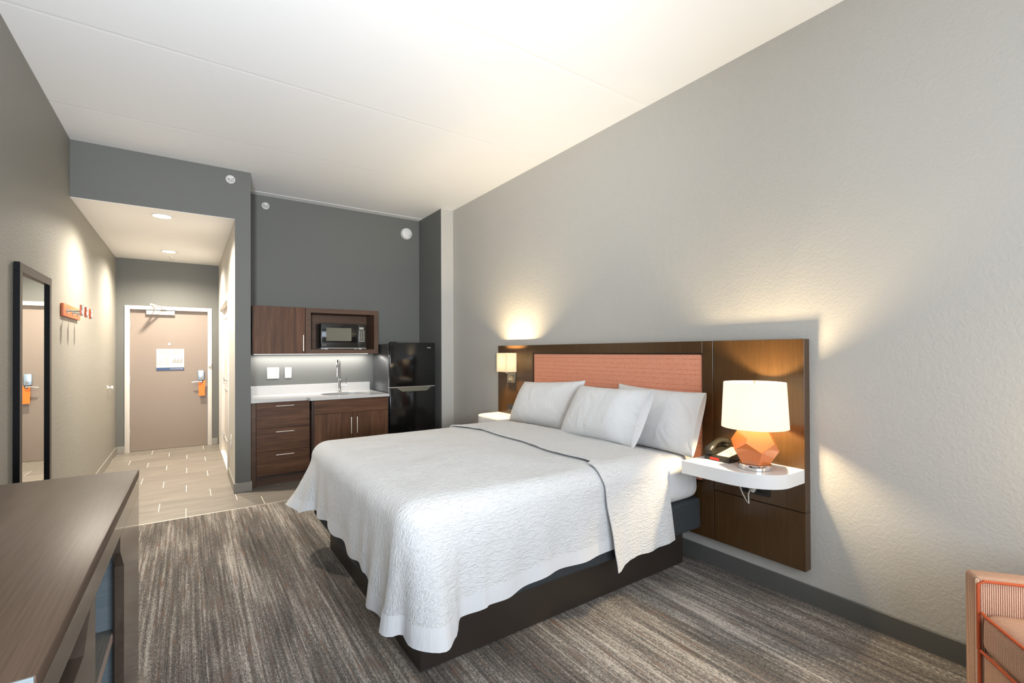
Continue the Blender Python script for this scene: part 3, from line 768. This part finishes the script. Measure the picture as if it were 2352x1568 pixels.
# ------------------------------------------------------------------ headboard
HX, HB = 2.80, XR-.001
HZ0, HZ1 = .196, 1.484
hb = thing('headboard', (HX, 2.77, HZ0), 'wide dark wood headboard panel with coral upholstered centre on the right wall', 'headboard')
B(HX, HB, 1.214, 1.758, .522, HZ1, bev=.0015, seg=1).build('side_panel', 'headboard_wood', hb)
B(HX, HB, 1.214, 1.758, HZ0, .517, bev=.0015, seg=1).build('side_panel', 'headboard_wood', hb)
B(HX, HB, 3.706, 4.323, .522, HZ1, bev=.0015, seg=1).build('side_panel', 'headboard_wood', hb)
B(HX, HB, 3.706, 4.323, HZ0, .517, bev=.0015, seg=1).build('side_panel', 'headboard_wood', hb)
FY0, FY1, FZ0, FZ1 = 1.840, 3.697, .55, 1.404
B(HX, HB, 1.762, FY0, HZ0, HZ1, bev=.0015, seg=1).build('stile', 'headboard_wood', hb)
B(HX, HB, FY1, 3.703, HZ0, HZ1).build('stile', 'headboard_wood', hb)
B(HX, HB, FY0, FY1, FZ1, HZ1, bev=.001, seg=1).build('rail', 'headboard_wood', hb)
B(HX, HB, FY0, FY1, HZ0, FZ0, bev=.001, seg=1).build('rail', 'headboard_wood', hb)
B(HX+.010, HB, FY0+.003, FY1-.003, FZ0+.003, FZ1-.004, bev=.012, seg=3).build('upholstered_panel', 'coral_fabric', hb)
B(HX+.012, HB, 1.2145, 4.3225, HZ0+.002, HZ1-.002).build('backing', 'cabinet_dark', hb)

# floating night shelves
def shelf_outline(y_in, y_out):
    """straight inner end, rounded outer corner"""
    s_ = 1 if y_out > y_in else -1; xf, xb = 2.437, HX-.0005; r = .20
    pts = [(xb, y_in), (xf, y_in), (xf, y_out-s_*r*1.3)]
    for i in range(1, 12):
        a = R90*i/12
        pts.append((xf+r*(1-math.cos(a)), y_out-s_*(r*1.3)*(1-math.sin(a))))
    pts += [(xf+r, y_out), (xb, y_out)]
    return pts
for (yi, yo, lab) in ((1.742, 1.216, 'white floating night shelf with rounded corner under the orange lamp'),
                      (3.800, 4.318, 'white floating night shelf with rounded corner under the wall sconce')):
    mb = MB(); mb.prism(shelf_outline(yi, yo), 'Z', .686, .762)
    bmesh.ops.bevel(mb.bm, geom=[e for e in mb.bm.edges if abs(e.verts[0].co.z-e.verts[1].co.z) < 1e-6], offset=.002, segments=2, affect='EDGES')
    o = mb.build('night_shelf', 'white_laminate'); tag(o, lab, 'shelf')

# outlets on the headboard
def hb_outlet(y0, y1, z0, z1, label):
    p_ = thing('headboard_outlet', (HX, (y0+y1)/2, z0), label, 'outlet')
    B(HX-.006, HX-.0005, y0, y1, z0, z1, bev=.002).build('plate', 'outlet_black', p_)
    n = 2
    for i in range(n):
        c_ = y0+(y1-y0)*(i+.5)/n
        B(HX-.009, HX-.005, c_-.028, c_+.028, z0+.016, z1-.016, bev=.002).build('receptacle', 'black_plastic', p_)
    return p_
hb_outlet(3.975, 4.135, .797, .865, 'black outlet plate on the headboard below the wall sconce')
hb_outlet(1.402, 1.572, .560, .640, 'black outlet plate on the headboard under the right night shelf')

# wall sconce on the headboard
sc = thing('wall_sconce', (HX, 4.06, 1.09), 'lit wall sconce with boxy cream glass shade on the headboard', 'wall lamp')
B(HX-.030, HX-.0005, 3.975, 4.105, 1.095, 1.300, bev=.003).build('back_plate', 'bronze', sc)
MB().lathe([(.008, HX-.045), (.008, HX-.029)], (0, 4.04, 1.135), 'X', 16).build('switch_knob', 'chrome', sc)
mb = MB(); mb.box(HX-.121, HX-.02, 3.980, 3.996, 1.180, 1.192); mb.box(HX-.121, HX-.109, 3.980, 3.996, 1.180, 1.25)
mb.build('arm', 'bronze', sc)
sx0, sx1, sy0, sy1, sz0, sz1 = 2.622, 2.748, 3.899, 4.078, 1.214, 1.406
mb = MB(); T = .004
mb.box(sx0, sx0+T, sy0, sy1, sz0, sz1); mb.box(sx1-T, sx1, sy0, sy1, sz0, sz1)
mb.box(sx0+T, sx1-T, sy0, sy0+T, sz0, sz1); mb.box(sx0+T, sx1-T, sy1-T, sy1, sz0, sz1)
mb.build('shade', 'sconce_glass', sc)
MB().lathe([(.010, 1.24), (.016, 1.26), (.024, 1.30), (.020, 1.335), (.006, 1.35)], (2.685, 3.988, 0), 'Z', 16).build('bulb', 'bulb_glow', sc)
light('sconce_bulb', 'POINT', (2.685, 3.988, 1.33), 115, WARM, .03)

# ------------------------------------------------------------------ table lamp
LX, LY, LZ = 2.612, 1.392, .7625
lp = thing('table_lamp', (LX, LY, LZ), 'table lamp with faceted orange base and white drum shade, lit', 'lamp')
MB().lathe([(.082, LZ), (.084, LZ+.002), (.084, LZ+.026), (.082, LZ+.028)], (LX, LY, 0), 'Z', 48).build('base_disc', 'chrome', lp)
phi = (1+5**.5)/2
V = []
for a in (-1, 1):
    for b_ in (-1, 1):
        for c_ in (-1, 1): V.append(Vector((a, b_, c_)))
for a in (-1, 1):
    for b_ in (-1, 1):
        V += [Vector((0, a/phi, b_*phi)), Vector((a/phi, b_*phi, 0)), Vector((a*phi, 0, b_/phi))]
nrm = Vector((0, phi, 1)).normalized() if False else None
bm = bmesh.new()
for v in V: bm.verts.new(v)
bmesh.ops.convex_hull(bm, input=bm.verts[:]); bmesh.ops.dissolve_limit(bm, angle_limit=math.radians(5), verts=bm.verts[:], edges=bm.edges[:])
bm.normal_update()
fdown = min(bm.faces, key=lambda f_: f_.normal.z)
q = fdown.normal.rotation_difference(Vector((0, 0, -1)))
bmesh.ops.rotate(bm, verts=bm.verts[:], cent=(0, 0, 0), matrix=q.to_matrix())
bm.normal_update()
low = [f_ for f_ in bm.faces if -0.9 < f_.normal.z < -0.1]
az = math.atan2(low[0].normal.y, low[0].normal.x)
bmesh.ops.rotate(bm, verts=bm.verts[:], cent=(0, 0, 0), matrix=Matrix.Rotation(math.radians(188)-az, 3, 'Z'))
Rr = .1235/3**.5
hgt = -min(v.co.z for v in bm.verts)*Rr
for v in bm.verts: v.co = Vector((v.co.x*Rr+LX, v.co.y*Rr+LY, v.co.z*Rr*1.03 + LZ+.028+hgt*1.03))
bmesh.ops.bevel(bm, geom=bm.edges[:], offset=.0012, segments=1, affect='EDGES')
mb = MB(); mb.bm.free(); mb.bm = bm; mb.build('body', 'lamp_orange', lp, angle=12)
MB().tube([(LX, LY, LZ+.22), (LX, LY, 1.055)], .010).build('stem', 'chrome', lp)
SZ0, SZ1, SR0, SR1 = .992, 1.243, .171, .158
MB().lathe([(SR0, SZ0), (SR1, SZ1), (SR1-.002, SZ1), (SR0-.002, SZ0), (SR0, SZ0)], (LX, LY, 0), 'Z', 64, caps=False).build('shade', 'shade_cloth', lp, angle=60)
mb = MB()
for k in range(3):
    a = 2*math.pi*k/3+.5
    mb.tube([(LX, LY, 1.225), (LX+(SR1-.003)*math.cos(a), LY+(SR1-.003)*math.sin(a), 1.236)], .002, 6)
mb.tube([(LX, LY, 1.215), (LX, LY, 1.25)], .006, 8)
mb.build('spider', 'steel', lp)
MB().lathe([(.012, 1.05), (.020, 1.075), (.028, 1.105), (.022, 1.13), (.006, 1.142)], (LX, LY, 0), 'Z', 16).build('bulb', 'bulb_glow', lp)
light('table_lamp_bulb', 'POINT', (LX, LY, 1.105), 122, WARM, .035)
mb = MB().tube([(HX-.008, 1.50, .60), (HX-.035, 1.50, .60)], .014, 12)
mb.tube([(HX-.035, 1.50, .60), (HX-.07, 1.495, .57), (HX-.085, 1.485, .52), (HX-.075, 1.50, .525), (HX-.06, 1.535, .56), (HX-.06, 1.56, .62), (HX-.05, 1.56, .684)], .0035, 8)
mb.tube([(HX-.008, 1.485, .612), (HX-.055, 1.478, .59)], .012, 10)
mb.build('power_cord', 'plug_ivory', lp)

# ------------------------------------------------------------------ telephone
ph = frame_thing('telephone', (2.592, 1.612, .7625), math.radians(-2), 'black desk telephone with cream keypad and red strip beside the orange lamp', 'telephone')
pw, pd = .16, .185   # along Y (width), along X (depth)
prof = [(0, 0), (0, .020), (.012, .030), (pd-.01, .062), (pd, .055), (pd, 0)]
MB().prism([(x, z) for x, z in prof], 'Y', -pw/2, pw/2).build('body', 'black_plastic', ph, angle=20)
sl = (.062-.030)/(pd-.022)
def on_slope(x0, x1, y0, y1, lift, th, nm, mat, par=None):
    mb = MB(); z = lambda x: .030+sl*(x-.012)+lift
    mb.prism([(x0, z(x0)), (x1, z(x1)), (x1, z(x1)+th), (x0, z(x0)+th)], 'Y', y0, y1)
    return mb.build(nm, mat, par or ph)
kp = on_slope(.016, pd-.014, -pw/2+.006, pw/2-.068, -.001, .003, 'keypad_plate', 'keypad_cream')
mb = MB()
for r in range(4):
    for c_ in range(3):
        x, y = .062+r*.022, -pw/2+.020+c_*.020
        z = .030+sl*(x-.012)+.002
        mb.box(x, x+.012, y, y+.012, z, z+.004)
o = mb.build('keys', 'key_print', ph)
B(-.0015, .001, -.018, .042, .004, .019).build('red_strip', 'red_label', ph)
hs_ = []
for i in range(13):
    u = i/12; x = -.004+u*.195
    z = .052+.047*math.sin(math.pi*min(1, max(0, u)))**.8*.75+u*.030
    hs_.append((x, pw/2-.030, z))
mb = MB().tube(hs_, [.019, .022, .020, .016, .015, .015, .015, .015, .015, .016, .020, .022, .019], 12)
for v in mb.bm.verts: v.co.y = (v.co.y-(pw/2-.030))*1.25+(pw/2-.030)
mb.box(.0, .045, pw/2-.052, pw/2-.008, .032, .052, bev=.006); mb.box(.150, .192, pw/2-.052, pw/2-.008, .062, .082, bev=.006)
mb.build('handset', 'black_plastic', ph)

# ------------------------------------------------------------------ bed
bd = thing('bed', (1.77, 2.73, 0), 'king bed with dark box platform, charcoal box spring and white sheeted mattress', 'bed')
PX0, PX1, PY0, PY1 = .839, 2.712, 1.935, 3.525
mb = MB(); mb.box(PX0, PX1, PY0, PY0+.02, .012, .245); mb.box(PX0, PX1, PY1-.02, PY1, .012, .245)
mb.box(PX0, PX0+.02, PY0+.02, PY1-.02, .012, .245); mb.box(PX1-.02, PX1, PY0+.02, PY1-.02, .012, .245)
mb.box(PX0, PX1, PY0, PY1, .235, .246)
mb.build('platform', 'dark_platform', bd)
for x in (PX0+.03, PX1-.07):
    for y in (PY0+.01, PY1-.05): B(x, x+.04, y, y+.04, .004, .013).build('foot', 'black_satin', bd)
BX0, BX1, BY0, BY1 = .745, 2.790, 1.842, 3.618
def soft_box(x0, x1, y0, y1, z0, z1, r, nx=40, ny=36, nz=10, amp=.004, seed=0.0):
    """rounded cushion-like box with slight unevenness"""
    mb = MB(); bm = mb.bm
    bmesh.ops.create_cube(bm, size=2.0)
    bmesh.ops.subdivide_edges(bm, edges=bm.edges[:], cuts=24, use_grid_fill=True)
    h = Vector(((x1-x0)/2, (y1-y0)/2, (z1-z0)/2)); c = Vector(((x0+x1)/2, (y0+y1)/2, (z0+z1)/2))
    for v in bm.verts:
        p = Vector([math.copysign(1-(1-abs(k))**1.6, k) if abs(k) < 1 else k for k in v.co])
        p = Vector((p.x*h.x, p.y*h.y, p.z*h.z))
        q_ = Vector([max(-h[i]+r, min(h[i]-r, p[i])) for i in range(3)])
        dv = p-q_
        if dv.length > 1e-9: p = q_+dv.normalized()*min(r, max(abs(dv.x), abs(dv.y), abs(dv.z)))
        n_ = noise.noise_vector(Vector((p.x*4+seed, p.y*4, p.z*5)))
        v.co = c+p+n_*amp
    mb.smooth = True
    return mb
soft_box(BX0, BX1, BY0, BY1, .247, .452, .025, amp=.006).build('box_spring', 'box_spring_cloth', bd, angle=80)
soft_box(BX0+.005, BX1-.002, BY0-.004, BY1+.004, .448, .742, .085, amp=.006, seed=5).build('mattress', 'sheet_white', bd, angle=80)
bd.children[-1]['label'] = 'mattress wrapped in a white sheet'

# coverlet ---------------------------------------------------------------
QY0, QY1, QX0, QTOP = 1.812, 3.650, .715, .783
HEAD = 2.42
def smst(a, b_, x):
    t_ = max(0, min(1, (x-a)/(b_-a))); return t_*t_*(3-2*t_)
def interp(tab, x):
    if x <= tab[0][0]: return tab[0][1]
    for (a, va), (b_, vb) in zip(tab, tab[1:]):
        if x <= b_: return va+(vb-va)*smst(a, b_, x)
    return tab[-1][1]
RC = .13
# perimeter path: near side from head to foot, corner, foot side, corner, far side
def path_pt(s):
    L1 = HEAD-(QX0+RC); LC = RC*R90; L2 = (QY1-QY0)-2*RC
    if s < L1: return Vector((HEAD-s, QY0)), Vector((0, -1)), ('near', HEAD-s)
    s -= L1
    if s < LC:
        a = s/RC; n_ = Vector((-math.sin(a), -math.cos(a)))
        return Vector((QX0+RC, QY0+RC))+n_*RC, n_, ('c1', a/R90)
    s -= LC
    if s < L2: return Vector((QX0, QY0+RC+s)), Vector((-1, 0)), ('foot', QY0+RC+s)
    s -= L2
    if s < LC:
        a = s/RC; n_ = Vector((-math.cos(a), math.sin(a)))
        return Vector((QX0+RC, QY1-RC))+n_*RC, n_, ('c2', a/R90)
    s -= LC
    return Vector((QX0+RC+s, QY1)), Vector((0, 1)), ('far', QX0+RC+s)
LEN = 2*(HEAD-(QX0+RC)) + 2*RC*R90 + (QY1-QY0)-2*RC
def hem_info(where):
    k, v = where
    if k == 'near':
        return interp([(.845, .222), (.925, .228), (.965, .265), (1.2, .285), (1.45, .320), (1.6, .325), (1.85, .330), (2.42, .300)], v), \
               interp([(.845, .092), (.925, .050), (.975, .014), (1.2, .010), (2.42, .006)], v)
    if k == 'c1':
        return .222+.030*v+.012*math.exp(-((v-.62)/.1)**2), .040+.056*(1-v)**1.5-.045*math.exp(-((v-.62)/.16)**2)+.02*v
    if k == 'foot':
        return interp([(1.94, .252), (2.10, .262), (2.20, .285), (2.30, .345), (2.5, .345), (3.1, .350), (3.35, .345), (3.52, .320)], v) + .010*math.sin(v*19), \
               interp([(1.94, .036), (2.10, .042), (2.20, .035), (2.30, .004), (2.45, .012), (2.6, .002), (2.9, .010), (3.2, .004), (3.35, .015), (3.52, .09)], v)
    if k == 'c2':
        return .320+.02*math.sin(v*7), .09+.13*math.sin(v*math.pi)
    return interp([(.845, .335), (1.1, .30), (2.42, .29)], v), interp([(.845, .10), (1.1, .03), (2.42, .01)], v)
R_ = .105
def quilt_pt(s, d, out=0.0):
    """d: 0 at the spine of the bed ... 1 at the edge, 1..2 round the edge, 2..3 hanging to the hem"""
    P, n_, wh = path_pt(s)
    sp = Vector((max(P.x, 1.55), 2.73)) if P.x > .8 or True else None
    if d <= 1:
        e = P - n_*R_
        xy = sp.lerp(e, d)
        crown = .016*(1-d**3)
        z = QTOP+crown
        z += .006*noise.noise(Vector((xy.x*3, xy.y*3, 0)))+.003*noise.noise(Vector((xy.x*9, xy.y*9, 2)))
        return Vector((xy.x, xy.y, z+out))
    zh, fl_ = hem_info(wh)
    if d <= 2:
        a = (d-1)*R90
        off = -R_+(R_+out)*math.sin(a); z = QTOP-R_+(R_+out)*math.cos(a)
        f_ = 0
    else:
        h = d-2; z = (QTOP-R_)*(1-h)+zh*h; off = out; f_ = h
    xy = P+n_*off
    # flare and vertical folds growing to the hem
    g_ = f_**1.25
    off2 = fl_*g_
    fold = .010*math.sin(s*21+1.2*math.sin(s*6))*g_ + .006*noise.noise(Vector((s*5, z*6, 1)))*min(1, d-1)
    k = wh[0]
    if k in ('c1', 'c2') or (k == 'near' and P.x < 1.1) or (k == 'foot' and (P.y < 2.3 or P.y > 3.4)):
        fold += .013*math.sin(s*29+.6)*g_
    xy = xy+n_*(off2+fold)
    zz = z+.004*noise.noise(Vector((s*8, 3, d*2)))*f_
    return Vector((xy.x, xy.y, zz))
def quilt_uv(s, d):
    P, n_, wh = path_pt(s)
    sp = Vector((max(P.x, 1.55), 2.73)); e = P-n_*R_
    if d <= 1: return sp.lerp(e, d)
    if d <= 2: return e+n_*(R_*R90*(d-1))
    return e+n_*(R_*R90+(d-2)*(QTOP-R_-hem_info(wh)[0]))
cv = thing('coverlet', (1.6, 2.73, .2), 'white textured coverlet draped over the foot of the bed, its top edge turned back', 'bedspread')
NS = 330
def strip(d_list, name, mat, out=0.0, s0=0.0, s1=LEN, ns=NS, hx=None):
    mb = MB(); rows = []
    for d_ in d_list:
        rows.append([quilt_pt(s0+(s1-s0)*i/ns, d_, out) for i in range(ns+1)])
    mb.grid(rows, cloth=[[quilt_uv(s0+(s1-s0)*i/ns, d_) for i in range(ns+1)] for d_ in d_list])
    o = mb.build(name, mat, cv, angle=80)
    so = o.modifiers.new('s', 'SOLIDIFY'); so.thickness = .005; so.offset = -1; o.modifiers.new('e', 'EDGE_SPLIT').split_angle = math.radians(55)
    return o
ds_ = [i/22 for i in range(23)] + [1+i/8 for i in range(1, 9)] + [2+i/16 for i in range(1, 14)]
strip(ds_, 'quilted_top', 'quilt_white')
strip([2.812+i*.188/5 for i in range(6)], 'hem_band', 'quilt_hem_white', out=.0004)
# turned-back layer across the head end
def fold_layer():
    mb = MB(); rows = []; uvs = []
    nv = 150; nu = 14
    for j in range(nu+1):
        u = j/nu; row = []; uvr = []
        for i in range(nv+1):
            v = i/nv
            # v runs from near hem up, across, and down the far side
            HN, HF = 1.0, .75
            # arc-length like split
            if v < .27:
                dd = 3-(v/.27)*2; side = 0
            elif v < .73:
                dd = None
            else:
                dd = 1+((v-.73)/.27)*1.6; side = 1
            xl = 1.865+.018*math.sin(v*13)+.012*math.sin(v*31)
            xr = 2.345+.012*math.sin(v*17)
            if dd is not None and side == 0:
                drop = max(0, dd-1.6)/1.4
                xl = interp([(0, 1.83), (.35, 1.85), (.8, 1.885), (1, 1.905)], drop); xr = 2.345+.09*drop
            x = xl+(xr-xl)*u
            o_ = .008+.006*math.exp(-(u*9)**2)
            if dd is not None:
                if side == 0:
                    s_ = HEAD-x; p = quilt_pt(s_, min(dd, 2), o_)
                    if dd > 2:
                        h = dd-2; zh = interp([(1.86, .245), (1.93, .215), (2.02, .262), (2.2, .262), (2.42, .272)], x)
                        fl_ = .018+.020*math.exp(-((x-1.9)/.05)**2)
                        p.z = (QTOP-R_)*(1-h)+zh*h
                        p.y = QY0-o_-fl_*h-.007*math.sin(x*38)*h
                else:
                    s_ = LEN-(HEAD-x); p = quilt_pt(s_, min(dd, 2), o_)
                    if dd > 2: p.z = (QTOP-R_)*(1-(dd-2))+.30*(dd-2)
            else:
                yy = (QY0+R_)+((QY1-R_)-(QY0+R_))*(v-.27)/.46
                edge = min(1, abs(yy-2.73)/((QY1-QY0)/2-R_))
                z = QTOP+.016*(1-edge**3)+o_+.006*noise.noise(Vector((x*3, yy*3, 0)))+.003*noise.noise(Vector((x*9, yy*9, 2)))
                p = Vector((x, yy, z))
            row.append(p)
            dl = 0 if dd is None else (R_*R90*min(1, dd-1)+max(0, dd-2)*.42)
            uvr.append((x, p.y) if dd is None else (x, (QY0+R_-dl) if side == 0 else (QY1-R_+dl)))
        rows.append(row); uvs.append(uvr)
    mb.grid(rows, cloth=uvs)
    o = mb.build('turned_back_edge', 'quilt_white', cv, angle=80)
    so = o.modifiers.new('s', 'SOLIDIFY'); so.thickness = .005; so.offset = -1; o.modifiers.new('e', 'EDGE_SPLIT').split_angle = math.radians(55)
fold_layer()

# pillows ------------------------------------------------------------------
def pillow(name, label, corners, thick, lean_n, seed, open_side=None, pinch=.028):
    """corners: four world points (near-bottom, far-bottom, far-top, near-top); the cushion swells to both sides"""
    nb, fb, ft, nt_ = [Vector(c_) for c_ in corners]
    n_ = Vector(lean_n).normalized()
    t_ = thing(name, ((nb.x+fb.x)/2, (nb.y+fb.y)/2, nb.z), label, 'pillow', 'pillows on the bed')
    NU, NV = 44, 30
    def pos(a, b_, side):
        # a: 0 near .. 1 far, b: 0 bottom .. 1 top
        A, Bv = 2*a-1, 2*b_-1
        a2 = a+(.5-a)*pinch*2*(1-Bv*Bv)*abs(A)**3*(1 if not (open_side == 'near' and A < 0) else .3)
        b2 = b_+(.5-b_)*pinch*2.2*(1-A*A)*abs(Bv)**3
        p = nb.lerp(fb, a2).lerp(nt_.lerp(ft, a2), b2)
        fa = (1-abs(A)**3.0); fb_ = (1-abs(Bv)**2.6)
        h = max(0, fa)**.55*max(0, fb_)**.6
        if open_side == 'near' and A < 0:
            h = (1-.66*smst(.35, 1, -A)**1.2)*max(0, fb_)**.6*(1-.07*math.exp(-((a-.145)/.007)**2))
        h += .035*noise.noise(Vector((a*5+seed, b_*4, side)))*fa*fb_ + .022*noise.noise(Vector((a*13+seed, b_*9+a*5, side*2)))*fa*fb_
        return p+n_*(side*thick/2*h)
    mb = MB()
    for side in (-1, 1):
        rows = [[pos(i/NU, j/NV, side) for i in range(NU+1)] for j in range(NV+1)]
        vs = mb.grid(rows)
    bmesh.ops.remove_doubles(mb.bm, verts=mb.bm.verts[:], dist=.0005)
    bmesh.ops.recalc_face_normals(mb.bm, faces=mb.bm.faces[:])
    mb.build('cushion', 'pillow_white', t_, angle=80)
    if open_side:
        # the mouth of the pillowcase: the cloth folds inward and closes a little behind the rim
        mb = MB(); rows = []
        for k in range(6):
            u = k/5; row = []
            for i in range(60):
                j = i/30; side = 1 if j < 1 else -1; b_ = j if j < 1 else 2-j
                p0 = pos(0, b_, side); p1 = pos(.03, .5+(b_-.5)*.9, side)*.5+pos(.03, .5+(b_-.5)*.9, -side)*.5
                row.append(p0.lerp(p1, u)+Vector((0, .035*u, 0)))
            rows.append(row)
        mb.grid(rows, closed=True)
        mb.build('pillowcase_mouth', 'pillow_white', t_, angle=80)
    return t_
pillow('pillow', 'white pillow on the left, below the sconce side of the headboard',
       ((2.545, 2.885, .755), (2.545, 3.745, .755), (2.665, 3.650, 1.132), (2.665, 2.800, 1.184)), .24, (-.93, 0, .30), 1)
pillow('pillow', 'white pillow in the middle, leaning in front of the others',
       ((2.365, 2.060, .786), (2.365, 2.785, .786), (2.49, 2.680, 1.160), (2.49, 1.985, 1.172)), .23, (-.93, 0, .32), 2, 'near')
pillow('pillow', 'white pillow on the right, nearest the night shelf and lamp',
       ((2.63, 1.800, .742), (2.63, 2.56, .742), (2.715, 2.49, 1.172), (2.715, 1.755, 1.152)), .17, (-.98, 0, .20), 3, 'near')

# ------------------------------------------------------------------ armchair (lower right)
# own axes: +x = along the seat front edge away from this arm, +y = from front to back
ax = Vector((-.789, -.614, 0)); ang = math.atan2(ax.y, ax.x)
ch = frame_thing('armchair', (2.380, .487, 0), ang, 'armchair in ribbed coral cloth with orange piping at the right wall', 'armchair')
W, DPT = .68, .70
def soft(x0, x1, y0, y1, z0, z1, r, nm, mat):
    B(x0, x1, y0, y1, z0, z1, bev=r, seg=4).build(nm, mat, ch, angle=50)
soft(0, .072, 0, DPT-.08, .12, .607, .014, 'arm', 'chair_rib_y')
soft(W-.072, W, 0, DPT-.08, .12, .600, .014, 'arm', 'chair_rib_y')
soft(.074, W-.074, .012, DPT-.12, .12, .345, .012, 'base', 'chair_rib_x')
mb = soft_box(.074, W-.074, .002, DPT-.14, .345, .492, .045, amp=.003, seed=9); mb.build('seat_cushion', 'chair_rib_x', ch, angle=80)
soft(0, W, DPT-.14, DPT, .12, .84, .03, 'backrest', 'chair_rib_x')
def pipe(pts, nm='piping'):
    MB().tube(pts, .0052, 8).build(nm, 'piping_orange', ch)
pipe([(.074, .004, .35), (.074, .004, .580), (.076, .02, .594), (.074, DPT-.16, .594)])
pipe([(W-.074, .004, .35), (W-.074, .004, .580), (W-.076, .02, .594), (W-.074, DPT-.16, .594)])
pipe([(.080, .012, .482), (.12, .004, .484), (W-.12, .004, .484), (W-.08, .012, .482)])
pipe([(.078, .008, .347), (W-.078, .008, .347)])
pipe([(.074, .006, .12), (.074, .006, .345)])
for x in (.04, W-.04):
    for y in (.05, DPT-.06):
        MB().lathe([(.016, .004), (.022, .122)], (x, y, 0), 'Z', 16).build('leg', 'cabinet_dark', ch)
# small grey wall stain is part of the paint; left out as geometry
